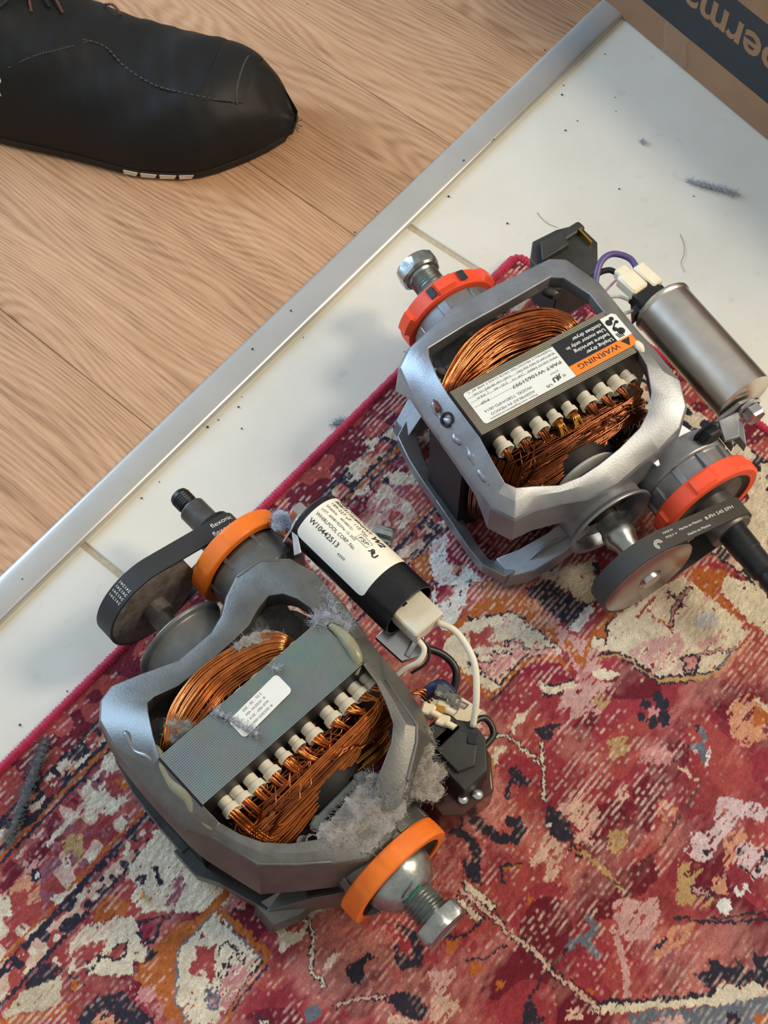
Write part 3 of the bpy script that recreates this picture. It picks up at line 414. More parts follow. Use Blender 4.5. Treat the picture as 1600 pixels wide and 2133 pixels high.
    lightm = np.isin(idx, list('CWBQLHV')); navy = np.isin(idx, list('NG'))
    s = np.clip((dash - (0.82 - 0.54 * wear - 0.10 * rj)) / 0.22, 0, 1) * np.clip(1.08 - ph * 1.7 + 0.7 * (SN(sh, (1.2, 1.0), 34) - 0.5), 0, 1)
    s = np.clip(s * 1.25, 0, 1) * np.where(lightm, 0.30, 1.0) * np.where(navy, 0.55, 1.0)
    pale = np.array(lin('#cfa79c')); pale2 = np.array(lin('#c9beb0')); mixn = SN(sh, (40, 40), 16)[..., None]; pl = pale * (1 - mixn) + pale2 * mixn
    img[:] = img * (1 - 0.78 * s[..., None]) + pl * 0.78 * s[..., None]
    redm = np.isin(idx, list('RDKXS'))
    s2 = np.clip((SN(sh, (7, 1.5), 17) - 0.70) / 0.12, 0, 1) * lightm * np.clip((SN(sh, (22, 22), 18) - 0.42) * 4, 0, 1); img[:] = img * (1 - 0.62 * s2[..., None]) + C['P'] * 0.62 * s2[..., None]
    ab = np.clip((SN(sh, (30, 20), 19) * 0.7 + SN(sh, (7, 2.2), 35) * 0.3 - 0.52) / 0.25, 0, 1) * redm * (d > 45); img[:] = img * (1 - 0.5 * ab[..., None]) + np.array(lin('#b98378')) * 0.5 * ab[..., None]
    dk = np.clip((SN(sh, (24, 16), 36) * 0.75 + SN(sh, (6, 1.6), 37) * 0.25 - 0.56) / 0.2, 0, 1) * redm; img[:] = img * (1 - 0.45 * dk[..., None]) + C['D'] * 0.45 * dk[..., None]
    gr_ = (SN(sh, (5, 5), 38) - 0.5) * 0.22 + 1.0; img *= gr_[..., None]
    kn = g.normal(1.0, 0.10, sh) * (0.90 + 0.20 * SN(sh, (3.2, 1.7), 20)); img *= kn[..., None]
    img = np.clip(img, 0.004, 0.9)
    z = 5.3 + 0.55 * (SN(sh, (3.0, 1.65), 21) - 0.5) + 0.35 * (g.random(sh) - 0.5) + 0.5 * (SN(sh, (70, 70), 22) - 0.5)
    edge = np.minimum(Ug, Vg); z = np.where(edge < 3, z * (0.62 + 0.127 * edge), z)
    P = np.empty((nv, nu, 3)); P[..., 0] = (RO.x + Ug * RU[0] + Vg * RV[0]); P[..., 1] = (RO.y + Ug * RU[1] + Vg * RV[1]); P[..., 2] = z
    P *= MM; verts = P.reshape(-1, 3); I = np.arange(nu * nv).reshape(nv, nu)
    quads = np.stack([I[:-1, :-1], I[:-1, 1:], I[1:, 1:], I[1:, :-1]], -1).reshape(-1, 4)
    # skirt + underside
    ring = np.concatenate([I[0, :], I[1:, -1], I[-1, -2::-1], I[-2:0:-1, 0]]); nb = len(verts); low = verts[ring].copy(); low[:, 2] = 0.2 * MM
    k = len(ring); ii = np.arange(k); jj = (ii + 1) % k; sk = np.stack([ring[jj], ring[ii], nb + ii, nb + jj], -1)
    verts = np.vstack([verts, low]); quads = np.vstack([quads, sk]); cols = np.vstack([img.reshape(-1, 3), np.repeat(np.array([lin('#8c8170')]), k, 0)])
    me = bpy.data.meshes.new('pile'); me.vertices.add(len(verts)); me.vertices.foreach_set('co', verts.ravel()); nq = len(quads)
    me.loops.add(nq * 4); me.loops.foreach_set('vertex_index', quads.ravel().astype(np.int32)); me.polygons.add(nq); me.polygons.foreach_set('loop_start', np.arange(0, nq * 4, 4, dtype=np.int32))
    me.update(calc_edges=True); me.validate()
    at = me.color_attributes.new('yarn', 'FLOAT_COLOR', 'POINT'); at.data.foreach_set('color', np.hstack([cols, np.ones((len(cols), 1))]).astype(np.float32).ravel())
    me.shade_smooth(); return me
rug = thing('area_rug', 'worn red patterned oriental rug under both motors', 'rug', (RO.x, RO.y, 0))
m = bpy.data.materials.new('rug_pile'); m.use_nodes = True; nt = m.node_tree; b = nt.nodes['Principled BSDF']; b.inputs['Roughness'].default_value = 0.95; b.inputs['Sheen Weight'].default_value = 0.12; b.inputs['Specular IOR Level'].default_value = 0.15
a_ = nt.nodes.new('ShaderNodeVertexColor'); a_.layer_name = 'yarn'; tcn = nt.nodes.new('ShaderNodeTexCoord'); nz = nt.nodes.new('ShaderNodeTexNoise'); nz.inputs['Scale'].default_value = 1300; nz.inputs['Detail'].default_value = 3; nt.links.new(tcn.outputs['Object'], nz.inputs['Vector'])
hs = nt.nodes.new('ShaderNodeHueSaturation'); mr = nt.nodes.new('ShaderNodeMapRange'); mr.inputs['From Min'].default_value = 0.3; mr.inputs['From Max'].default_value = 0.7; mr.inputs['To Min'].default_value = 0.82; mr.inputs['To Max'].default_value = 1.16
nt.links.new(nz.outputs['Fac'], mr.inputs['Value']); nt.links.new(mr.outputs[0], hs.inputs['Value']); nt.links.new(a_.outputs['Color'], hs.inputs['Color']); nt.links.new(hs.outputs[0], b.inputs['Base Color'])
bp = nt.nodes.new('ShaderNodeBump'); bp.inputs['Strength'].default_value = 0.5; bp.inputs['Distance'].default_value = 0.0006; nt.links.new(nz.outputs['Fac'], bp.inputs['Height']); nt.links.new(bp.outputs[0], b.inputs['Normal'])
M['rug'] = m
pile = bpy.data.objects.new('pile', build_rug()); col.objects.link(pile); pile.data.materials.append(m); pile.parent = rug; pile.matrix_parent_inverse = Matrix.Translation((-RO.x * MM, -RO.y * MM, 0)); pile['kind'] = 'stuff'
M['binding'] = mat('crimson_binding', '#b0123f', 0.8, 0, noise=(400, 0.25), sheen=0.3)
def rp(u_, v_, z_): q = RO + Vector(RU * u_ + RV * v_); return Vector((q.x - RO.x, q.y - RO.y, z_))
path = [(-0.6, v_) for v_ in np.arange(690, 5.0, -0.55)] + [(6 - 6.6 * math.cos(t), 6 - 6.6 * math.sin(t)) for t in np.linspace(0.05, math.pi / 2, 14)] + [(u_, -0.6) for u_ in np.arange(6.5, 540, 0.55)]
mb = MB(); P_ = [rp(a, c, 3.9) for a, c in path]
rr = [3.5 + 0.42 * math.sin(i * 0.55 / 2.5 * 2 * math.pi) + 0.18 * math.sin(i * 0.37) for i in range(len(P_))]
mb.tube(P_, 3, 8, rr=rr); obj('edge_binding', mb, 'binding', rug, smooth=180)

# ------------------------------------------------------------------ motors (local mm: x along the stator bar, y along the shaft, z up)
ZC = 64.0
def lam_material(name, base, dark):
    m = bpy.data.materials.new(name); m.use_nodes = True; nt = m.node_tree; b = nt.nodes['Principled BSDF']; N = nt.nodes.new; L = nt.links.new
    tc = N('ShaderNodeTexCoord'); w = N('ShaderNodeTexWave'); w.wave_type = 'BANDS'; w.bands_direction = 'Y'; w.inputs['Scale'].default_value = 260; w.inputs['Distortion'].default_value = 0.6; w.inputs['Detail'].default_value = 2
    L(tc.outputs['Object'], w.inputs['Vector'])
    n = N('ShaderNodeTexNoise'); n.inputs['Scale'].default_value = 50; n.inputs['Detail'].default_value = 4; L(tc.outputs['Object'], n.inputs['Vector'])
    r = N('ShaderNodeValToRGB'); e = r.color_ramp.elements; e[0].position = 0.1; e[0].color = (*lin(dark), 1); e[1].position = 0.6; e[1].color = (*lin(base), 1); L(w.outputs['Fac'], r.inputs['Fac'])
    mx = N('ShaderNodeMix'); mx.data_type = 'RGBA'; mx.blend_type = 'OVERLAY'; mx.inputs['Factor'].default_value = 0.35; L(r.outputs[0], mx.inputs[6]); L(n.outputs['Color'], mx.inputs[7])
    L(mx.outputs[2], b.inputs['Base Color']); b.inputs['Roughness'].default_value = 0.45; b.inputs['Metallic'].default_value = 0.35
    bp = N('ShaderNodeBump'); bp.inputs['Strength'].default_value = 0.5; bp.inputs['Distance'].default_value = 0.0004; L(w.outputs['Fac'], bp.inputs['Height']); L(bp.outputs[0], b.inputs['Normal'])
    return m
M['lamA'] = lam_material('green_grey_laminations', '#69726d', '#515a56'); M['lamB'] = lam_material('olive_laminations', '#797262', '#544e40'); M['lam_side'] = lam_material('black_painted_laminations', '#28272b', '#1a191c')

def frame_half(mb, st, mirror=True, low=0.0):
    """st: list of (outer, inner, drop) points of the casting band; swept as a closed box section, top and mirrored bottom."""
    for sgn in ((1, -1) if mirror else (1,)):
        rings = []
        for O, I, flare, drop in st:
            O = Vector(O); I = Vector(I); out = Vector((O.x - I.x, O.y - I.y, 0)); out = out.normalized() if out.length > 1e-6 else Vector((1, 0, 0))
            if sgn < 0: O = O + out * low; flare = flare * 0.5; drop = drop * (1.25 if low else 1.0)
            OB = O + out * flare + Vector((0, 0, -drop)); IB = I + out * 2.5 + Vector((0, 0, -drop * 0.55)); mid = (O + I) / 2 + Vector((0, 0, 1.4))
            lip = O + out * 1.2 + Vector((0, 0, -2.2))
            if sgn < 0 and abs(I.x) > 43:      # the lower bars lie flat near the ground
                O = Vector((O.x, O.y, 2 * ZC - 12)); I = Vector((I.x, I.y, 2 * ZC - 9)) + out * 5; OB = O + out * 1.0 + Vector((0, 0, -13)); IB = I + out * 1.0 + Vector((0, 0, -11)); mid = (O + I) / 2 + Vector((0, 0, 1)); lip = O + out + Vector((0, 0, -2))
            ring = [OB, lip, O, mid, I, I + Vector((0, 0, -3)) + out * 0.6, IB]
            rings.append([(p.x, p.y, p.z if sgn > 0 else 2 * ZC - p.z) for p in ring])
        mb.sweep(rings)

def hub_arm(mb, st_pts, hub_y, x0, r=11):
    for p in st_pts: mb.tube([p, ((p[0] + x0) / 2, (p[1] + hub_y) / 2, (p[2] + ZC) / 2), (x0, hub_y, ZC)], r, 8)

def hexhead(mb, o, ax, r, t, mi=0, cham=0.12):
    mb.lathe([(0, 0), (0, r), (t * (1 - cham * 2), r), (t, r * 0.84), (t, 0)], o, ax, 6, mi)

def ring_part(parent, x0, y0, s, m, R0=34.0, w=12.0, seed=0, rot=0.0, lug=1.6):
    lugs = [(0.1, 0.5), (1.0, 1.45), (1.9, 2.2), (2.75, 3.2), (3.9, 4.3), (5.0, 5.4)]
    def rf(r, a, t):
        aa = (a + rot) % (2 * math.pi)
        return r + (lug if (r > R0 - 1.5 and any(p <= aa <= q for p, q in lugs) and 0.15 * w < t < 0.85 * w) else 0)
    mb = MB(); Ri = R0 - 5.5
    mb.lathe([(0, Ri), (0, R0 - 0.6), (0.6, R0), (w * 0.18, R0), (w * 0.2, R0), (w * 0.8, R0), (w * 0.82, R0), (w - 0.6, R0), (w, R0 - 0.6), (w, Ri), (0, Ri)], (x0, y0, ZC), (0, s, 0), 128, rf=rf)
    r_ = obj('mounting_ring', mb, m, parent, smooth=30)
    mb = MB(); mb.lathe([(1.0, 12), (1.0, Ri + 0.3), (w - 1.0, Ri + 0.3), (w - 2.5, Ri - 4), (w - 4.0, Ri - 8), (w - 3.0, 14), (w - 3.0, 12), (1.0, 12)], (x0, y0, ZC), (0, s, 0), 64)
    obj('rubber_bushing', mb, 'rubber', parent, smooth=40)
    return r_

def blower_hub(parent, x0, y0, s):
    mb = MB(); mb.lathe([(0, 0), (0, 21), (2, 21.4), (6, 20.6), (10, 18.6), (14, 15.8), (16.5, 13.2), (17.5, 11.5), (17.5, 0)], (x0, y0, ZC), (0, s, 0), 48); obj('hub_dome', mb, 'zinc', parent, smooth=50)
    mb = MB(); pr = [(0, 0), (0, 10.6)]
    for i in range(6): pr += [(0.5 + i * 2.2, 11.0), (1.6 + i * 2.2, 9.5)]
    pr += [(14.0, 10.4), (15, 10.4), (15, 0)]; mb.lathe(pr, (x0, y0 + s * 16.8, ZC), (0, s, 0), 40); obj('threaded_collar', mb, 'zinc', parent, smooth=20)
    mb = MB(); hexhead(mb, (x0, y0 + s * 31.5, ZC), (0, s, 0), 16.0, 10.5, cham=0.16); mb.lathe([(-1.2, 0), (-1.2, 15), (0.6, 15.4), (1.0, 0)], (x0, y0 + s * 31.5, ZC), (0, s, 0), 40)
    mb2 = MB(); mb2.lathe([(0, 0), (0, 13), (1.5, 15.2), (3, 16.2), (9.0, 16.2), (10.8, 14.2), (11.2, 12.6), (10.2, 11.4), (10.2, 0)], (x0, y0 + s * 31.0, ZC), (0, s, 0), 48, rf=lambda r, a, t: r if r < 14 else min(r, 14.1 / max(0.2, math.cos(((a + 0.3) % (math.pi / 3)) - math.pi / 6))))
    obj('hex_nut', mb2, 'zinc', parent, smooth=28)

def hull(xa, ra, xb, rb, n=40):
    """convex outline round two pulleys in the x-z plane, centres at ZC."""
    d = xb - xa; al = math.acos((ra - rb) / d); pts = []
    for i in range(n + 1): t = al + (2 * math.pi - 2 * al) * i / n; pts.append((xa + ra * math.cos(t), ZC + ra * math.sin(t)))
    for i in range(n + 1): t = -al + 2 * al * i / n; pts.append((xb + rb * math.cos(t), ZC + rb * math.sin(t)))
    return pts

def belt_part(parent, xa, ra, xb, rb, y0, y1, m):
    a = hull(xa, ra + 1.8, xb, rb + 1.8); b = hull(xa, ra + 0.1, xb, rb + 0.1); mb = MB()
    # smooth straight spans get intermediate points for free from the hull; section: outer y0-y1, inner y1-y0
    mb.sweep([[(p[0], y0, p[1]), (p[0], y1, p[1]), (q[0], y1, q[1]), (q[0], y0, q[1])] for p, q in zip(a, b)], closed=True)
    return obj('drive_belt', mb, m, parent, smooth=30)

def belt_map(xa, ra, xb, rb, y0, sgn):
    """(distance along top span from the big pulley, across) -> point on the belt's outer face."""
    d = xb - xa; al = math.acos((ra - rb) / d); R1, R2 = ra + 2.0, rb + 2.0
    A_ = Vector((xa + R1 * math.cos(al), ZC + R1 * math.sin(al))); B_ = Vector((xb + R2 * math.cos(al), ZC + R2 * math.sin(al))); L_ = (B_ - A_).length; t_ = (B_ - A_) / L_
    def fn(u, w):
        if u < 0: a = al - u / R1; return (xa + R1 * math.cos(a), y0 + sgn * w, ZC + R1 * math.sin(a))
        if u > L_: a = al - (u - L_) / R2; return (xb + R2 * math.cos(a), y0 + sgn * w, ZC + R2 * math.sin(a))
        p = A_ + t_ * u; return (p.x, y0 + sgn * w, p.y)
    return fn, L_

def wires_between(mb, OUT, IN, n, r, seed, bulge=5.0, layers=2, mess=0.7, m=34):
    rg = random.Random(seed); Oc = catmull(OUT, m); Ic = catmull(IN, m)
    for l in range(layers):
        for k in range(n):
            t = (k + 0.5 + rg.uniform(-0.25, 0.25)) / n; ph = rg.uniform(0, 6.28); a1 = rg.uniform(0.3, 1) * mess; drift = rg.uniform(-0.7, 0.7) / n; path = []
            for i in range(m):
                s = i / (m - 1); q = min(1.0, max(0.0, t + drift * math.sin(math.pi * s) + a1 * 0.5 / n * math.sin(ph + s * 7)))
                p = Oc[i] * (1 - q) + Ic[i] * q; z = bulge * math.sin(math.pi * min(1, max(0, q))) * math.sin(math.pi * s) - l * r * 1.7 + rg.uniform(-0.12, 0.12) + 0.35 * mess * math.sin(ph * 2 + s * 9)
                path.append((p[0], p[1], p[2] + z))
            mb.tube(path, r, 6, cap=False)

def flow_wires(mb, sl, per, r, seed, y0, y1, z0, z1, xl, xr, split, curl=1.0):
    """wires leave the slot sleeves, turn into one bundle that runs along the bar, and dive at its ends."""
    rg = random.Random(seed); n = len(sl); total = n * per; c = 0; order = []
    for i, x in enumerate(sl):
        for k in range(per): order.append((i, x, k))
    for i, x, k in order:
        right = i < split; f = (i + (k + 0.5) / per) / n if right else 1 - (i - split + (k + 0.5) / per) / max(1, n - split) * 0.75
        lane = y1 + (y0 - y1) * min(1, max(0, (f if right else 1 - f))) + rg.uniform(-0.5, 0.5); zl = z1 + (z0 - z1) * (lane - y1) / (y0 - y1) + rg.uniform(-1.4, 1.0)
        dx = rg.uniform(-2.6, 2.6); st = [(x + dx * 0.8, -19, 102 + rg.uniform(-2, 2)), (x + dx, -26.5, 103 + rg.uniform(-2, 1.4))]
        if right:
            e = xr + rg.uniform(-3, 3); pts = st + [(x + 3 + dx, (lane - 27) / 2, zl + 2), (x + 9, lane, zl)]
            for q in (0.35, 0.7): pts.append((x + 9 + (e - x - 9) * q, lane * (1 - 0.18 * q) + rg.uniform(-0.7, 0.7) + 0 * q, zl + 2.2 * math.sin(math.pi * q) + rg.uniform(-0.5, 0.5)))
            pts += [(e, lane * 0.86, zl - 4), (e + 4, lane * 0.8, zl - 18)]
        else:
            e = xl + rg.uniform(-3, 5); h = 5 + 3 * rg.random(); pts = st + [(x + h * curl, (lane - 27) / 2 - 1, zl + 3), (x + h * 0.4 * curl, lane + 2.5, zl + 1.5), (x - 6, lane, zl)]
            for q in (0.35, 0.7): pts.append((x - 6 + (e - x + 6) * q, lane * (1 + 0.12 * q) + rg.uniform(-0.7, 0.7), zl + 1.5 * math.sin(math.pi * q) - 3 * q + rg.uniform(-0.5, 0.5)))
            pts += [(e, lane * 1.06, zl - 8), (e - 4, lane * 0.95, zl - 22)]
        mb.tube(catmull(pts, 26), r, 6, cap=False)

def ring_windings(mb, y0, y1, r, seed, R0=36, R1=50, n=70):
    rg = random.Random(seed)
    for k in range(n):
        ra = rg.uniform(R0, R1); y = y0 + (y1 - y0) * math.sqrt(rg.random()) * (0.5 + 0.5 * math.sin(math.pi * (ra - R0) / (R1 - R0))); ph = rg.uniform(0, 6.28); a0 = rg.uniform(0, 6.28); ar = rg.uniform(1.6, 3.2); path = []
        for i in range(30):
            a = a0 + ar * i / 29; e = min(1, 6 * min(i, 29 - i) / 29); yy = y * e + (17 if y > 0 else -17) * (1 - e)
            q = ra + 1.2 * math.sin(ph + a * 3); path.append((q * math.cos(a) * 1.05, yy + 0.6 * math.sin(ph + a * 5), min(ZC + q * math.sin(a), 98)))
        mb.tube(path, r, 5, cap=False)

def sleeve(parent, x, s, z=103.0, L=8.0, k=1.0):
    mb = MB(); n = 20; rings = []
    for y, ra, rb in ((16, 3.6, 5.0), (18 + L * 0.55, 3.6, 5.0), (18 + L * 0.6, 4.6, 5.8), (18 + L, 4.9, 6.0), (18 + L + 0.5, 4.3, 5.4), (18 + L - 1.5, 3.6, 4.8), (18 + L - 1.6, 0.3, 0.3)):
        rings.append([(x + ra * k * 1.12 * math.cos(2 * math.pi * i / n), s * y, z + rb * k * math.sin(2 * math.pi * i / n)) for i in range(n)])
    mb.sweep(rings, cap=True); return obj('slot_sleeve', mb, 'white_plastic', parent, smooth=40)

def common(root, s, x0, cfg):
    """parts both motors share: stator, rotor, shaft hardware. s = side of the pulley along y."""
    mb = MB(); h = 70.0; oc = [(-h, -42.0), (-57.5, -54.0), (57.5, -54.0), (h, -42.0), (h, 40.0), (57.5, 60.0), (-57.5, 60.0), (-h, 40.0)]
    inner = [(46 * math.cos(a), 46 * math.sin(a)) for a in [(-math.pi + math.atan2(p[1], p[0]) % (2 * math.pi)) for p in oc]]
    inner = [(44 * p[0] / math.hypot(*p), 44 * p[1] / math.hypot(*p)) for p in oc]
    for i in range(8):
        j = (i + 1) % 8; a, b, ai, bi = oc[i], oc[j], inner[i], inner[j]; side = abs(a[0] - b[0]) < 20
        z = ZC - 2
        mb.add([(a[0], -18, z + a[1]), (b[0], -18, z + b[1]), (b[0], 18, z + b[1]), (a[0], 18, z + a[1])], [(0, 1, 2, 3)], 1 if side else 0)
        for y, o_ in ((-18, 1), (18, 0)):
            q = [(a[0], y, z + a[1]), (b[0], y, z + b[1]), (bi[0], y, z + bi[1]), (ai[0], y, z + ai[1])]; mb.add(q, [(0, 1, 2, 3)], 1)
        mb.add([(ai[0], -18, z + ai[1]), (bi[0], -18, z + bi[1]), (bi[0], 18, z + bi[1]), (ai[0], 18, z + ai[1])], [(0, 1, 2, 3)], 1)
    core = obj('stator_core', mb, [cfg['lam'], 'lam_side'], root, smooth=0)
    mb = MB(); mb.lathe([(-62, 0), (-62, 20), (-50, 30), (-36, 31), (36, 31), (50, 30), (60, 20), (60, 0)], (x0, 0, ZC), (0, 1, 0), 40); obj('rotor', mb, 'void', root, smooth=40)
    mb = MB(); mb.lathe([(-s * 90, 7) if s > 0 else (-126, 7), (126 if s > 0 else 90, 7)], (x0, 0, ZC), (0, 1, 0), 24); obj('rotor_shaft', mb, 'dull_steel', root, smooth=40)
    return core

def end_frame(name, root, st, hub, m, bevel=0.9, low=0.0):
    mb = MB(); frame_half(mb, st, True, low); hub(mb); return obj(name, mb, m, root, smooth=22, bevel=bevel)

def S(ox, oy, oz, ix, iy, iz, flare=5, drop=26): return ((ox, oy, oz), (ix, iy, iz), flare, drop)

def low_arms(mb, sy, x0):
    for sx in (-1, 1):
        rings = []
        for (x, y, z, w, h) in ((sx * 66, sy * 62, 16, 16, 12), (sx * 52, sy * 68, 22, 18, 15), (sx * 34, sy * 72, 34, 17, 17), (x0 + sx * 14, sy * 74, 50, 16, 18)):
            rings.append([(x, y - w / 2, z - h / 2), (x, y + w / 2, z - h / 2), (x - sx * 3, y + w / 2, z + h / 2), (x - sx * 3, y - w / 2, z + h / 2)])
        mb.sweep(rings)
def motor_common_hubs(s, x0):
    def bolt_hub(mb):
        low_arms(mb, -s, x0)
        y = -s * 74
        mb.lathe([(0, 8), (0, 24), (4, 30), (10, 31), (22, 31), (23, 29), (23, 12), (0, 8)], (x0, y, ZC), (0, -s, 0), 48)
        for a in range(8):
            t = a * math.pi / 4 + 0.39; mb.box((x0 + 30 * math.cos(t), -s * 86, ZC + 30 * math.sin(t)), (4, 18, 7), -t, 'Y')
    def pulley_hub(mb):
        low_arms(mb, s, x0)
        mb.lathe([(0, 8), (0, 24), (3, 27), (18, 27), (21, 27.5), (23, 30), (24.6, 30.4), (25.4, 29.6), (24.8, 27.5), (21, 25.6), (12, 24.5), (11, 12), (11, 7.5), (0, 8)], (x0, s * 62, ZC), (0, s, 0), 56)
    return bolt_hub, pulley_hub

def motor_a():
    s, x0 = 1, 4.0
    root = thing('dryer_motor', 'lint-covered electric motor with orange mounting rings and black capacitor, nearest the camera', 'motor', (-65.7, -186.2, 0), R_(43.5))
    common(root, s, x0, dict(lam='lamA'))
    bolt_hub, pulley_hub = motor_common_hubs(s, x0)
    st = [S(-71, 2, 108, -57.5, 2, 121, 3, 26), S(-70.5, -18, 108, -57.5, -18, 121, 3, 26), S(-64, -29, 107, -56, -28, 111, 8, 26), S(-59, -46, 107, -52, -40, 110, 9, 28), S(-55, -58, 106, -46, -51, 108.5, 9, 30), S(-40, -72, 105, -36, -61, 107, 7, 32), S(-27, -83, 103, -24, -69, 106, 5, 34),
          S(-10, -93, 98, -8, -77, 103, 3, 30), S(6, -94, 97, 6, -77, 103, 3, 28), S(18, -88, 102, 17, -70, 107, 4, 30), S(32, -79, 106, 25, -66, 110, 5, 30), S(50, -68, 108, 40, -59, 112, 8, 30), S(57, -62, 110, 48, -52, 113, 12, 28), S(61, -45, 110, 53, -41, 114, 13, 26), S(63, -30, 110, 57, -29, 115, 14, 26), S(71, -18, 109, 57.5, -18, 121, 5, 26), S(74, 2, 108, 57.5, 2, 121, 4, 26)]
    def bolt_ribs(mb):
        bolt_hub(mb); mb.tube([(63.5, -30, 109.8), (57.5, -61, 110), (51, -67.5, 108), (33, -79, 106)], 1.2, 8)
        mb.tube([(-63, -30, 106.5), (-55, -57.5, 105.8), (-40, -71.5, 105), (-26, -82.5, 103)], 1.1, 8)
    end_frame('end_frame', root, st, bolt_ribs, 'cast', low=6.0)
    st = [S(-71, -2, 108, -57.5, -2, 121, 3, 26), S(-71, 20, 108, -57.5, 18, 121, 3, 26), S(-70, 44, 106, -52, 31, 117, 3, 28), S(-66, 64, 102, -45, 45, 112, 3, 32), S(-58, 74, 99, -41, 52, 107, 3, 34), S(-48, 77, 98, -36, 53, 105, 2, 34), S(-33, 71, 100, -22, 49, 104, 2, 32), S(-12, 62, 101, -2, 48, 103, 3, 30), S(13, 62, 101, 20, 49, 103, 3, 30), S(24, 66, 101, 31, 50, 103, 3, 30),
          S(34, 73, 102, 42, 54, 104, 4, 32), S(46, 78, 104, 51, 55, 106, 4, 34), S(62, 76, 106, 57, 49, 109, 4, 34), S(75, 64, 107, 60, 40, 112, 3, 32), S(80, 48, 107, 61, 29, 115, 3, 30), S(78, 22, 108, 58, 15, 120, 3, 26), S(74, -2, 108, 57.5, -2, 121, 4, 26)]
    def hubs(mb):
        pulley_hub(mb)
        mb.tube([(79, 47, 106.6), (74.5, 63.5, 106.6), (62, 75.5, 105.6), (46, 77.5, 103.6)], 1.2, 8)
        mb.lathe([(0, 10), (0, 26), (4, 29), (24, 28), (27, 26), (27, 10), (0, 10)], (66, 72, ZC), (0, 1, 0), 48)
        for t in (0.5, 1.3, 2.1, 2.9, 3.8, 4.8, 5.6): mb.box((66 + 27 * math.cos(t), 94, ZC + 27 * math.sin(t)), (3, 9, 3), -t, 'Y')
    end_frame('end_frame', root, st, hubs, 'cast', low=3.0)
    # windings
    sl = [-46, -38, -28, -17, -6, 4, 14, 28, 39, 49, 57]
    for i, x in enumerate(sl): sleeve(root, x, -1, 103, 8.5 if i not in (4, 5) else 6.5, 1.0 if i not in (4, 5, 10) else 0.8)
    for x in (-38, -14, 0, 12, 27, 40): sleeve(root, x, 1, 104, 4.5, 0.95)
    OUT = [(-47, 15, 96), (-50, 24, 110), (-41, 34, 114), (-27, 41, 115), (-7, 45, 114), (18, 42, 113), (33, 36, 113), (41, 27, 111), (43, 15, 98)]
    IN = [(-39, 15, 94), (-38, 20, 105), (-29, 21, 107), (-19, 22, 107), (-4, 25, 106), (17, 23, 106), (27, 21, 106), (33, 19, 104), (34, 15, 94)]
    mb = MB(); wires_between(mb, OUT, IN, 22, 0.62, 3, 4.0, 2, 0.8); obj('coil', mb, 'copper', root, smooth=180, fix=False, kind='stuff', label='bright copper coil turns beside the steel stack')
    mb = MB(); O2 = [(p[0] * 1.02 - 4, p[1] + 3, p[2] - 16) for p in OUT]; I2 = [(p[0], p[1], p[2] - 16) for p in IN]; wires_between(mb, O2, I2, 14, 0.62, 5, 3, 1, 1.2); obj('coil', mb, 'copper_gold', root, smooth=180, fix=False, kind='stuff')
    mb = MB(); flow_wires(mb, sl, 11, 0.66, 9, -28, -51, 103, 88, -46, 56, 6); obj('coil', mb, 'copper', root, smooth=180, fix=False, kind='stuff')
    mb = MB(); rg = random.Random(4)
    for k in range(46):
        y = -48 - rg.random() * 7; z = 82 + rg.uniform(-6, 3); xa = -48 + rg.uniform(-2, 6); mb.tube(catmull([(xa, y + 8, z - 14), (xa + 5, y, z), (-20, y + 2 + rg.uniform(-2, 2), z + 2), (10, y + 3, z + 2), (38, y + 2, z), (52, y + 6, z - 8)], 22), 0.45, 5, cap=False)
    obj('coil', mb, 'copper_gold', root, smooth=180, fix=False, kind='stuff')
    mb = MB(); ring_windings(mb, 22, 44, 0.6, 21); ring_windings(mb, -22, -46, 0.6, 22); obj('coil', mb, 'copper_dark', root, smooth=180, fix=False, kind='stuff')
    mb = MB(); mb.lathe([(-36, 30), (-40, 34), (-34, 38), (-17, 38), (-17, 30), (-36, 30)], (0, 0, ZC - 6), (0, 1, 0), 40); mb.lathe([(17, 30), (17, 38), (32, 38), (38, 34), (34, 30), (17, 30)], (0, 0, ZC - 6), (0, 1, 0), 40); obj('winding_core', mb, 'core_dark', root, smooth=50)
    # centrifugal switch parts seen through the window
    mb = MB(); mb.box((2, -58, 88), (34, 5, 9), 0.05, 'Z', ch=1); obj('governor_bar', mb, 'grey_plastic', root, smooth=30)
    mb = MB(); mb.box((-15, -62, 87), (8, 12, 12), 0.3, 'Z', ch=1.2); obj('governor_arm', mb, 'grey_plastic', root, smooth=30)
    mb = MB(); mb.box((18, -60, 88), (7, 12, 12), -0.2, 'Z', ch=1.2); obj('governor_arm', mb, 'grey_plastic', root, smooth=30)
    mb = MB(); mb.tube([(-24 + 4.0 * math.cos(t * 0.9), -63 + 4.0 * math.sin(t * 0.9) - t * 0.1, 86 + 0.2 * t) for t in range(0, 26)], 0.55, 6); obj('spring', mb, 'bright', root, smooth=180)
    mb = MB(); mb.cyl((-34, -58, 74), (-28, -62, 90), 4.2, 20); obj('terminal_post', mb, 'dull_steel', root)
    # mounting hardware
    ring_part(root, x0 - 2.5, -95.5, -1, 'orange', 34.5, 12, rot=0.4, lug=0.5); blower_hub(root, x0 - 3.5, -103.5, -1)
    ring_part(root, 66, 98.5, 1, 'orange', 33.2, 12, rot=1.4, lug=0.5)
    mb = MB(); mb.lathe([(0, 0), (0, 30), (0.8, 31.5), (14, 31.5), (14.8, 30), (14.8, 8), (13, 7.5), (-8, 7.5), (-8, 0)], (x0 + 3, 114, ZC), (0, 1, 0), 72); obj('flat_pulley', mb, 'wheelA', root, smooth=40)
    belt_part(root, x0 + 3, 31.5, 66, 13.5, 115, 128.2, 'belt')
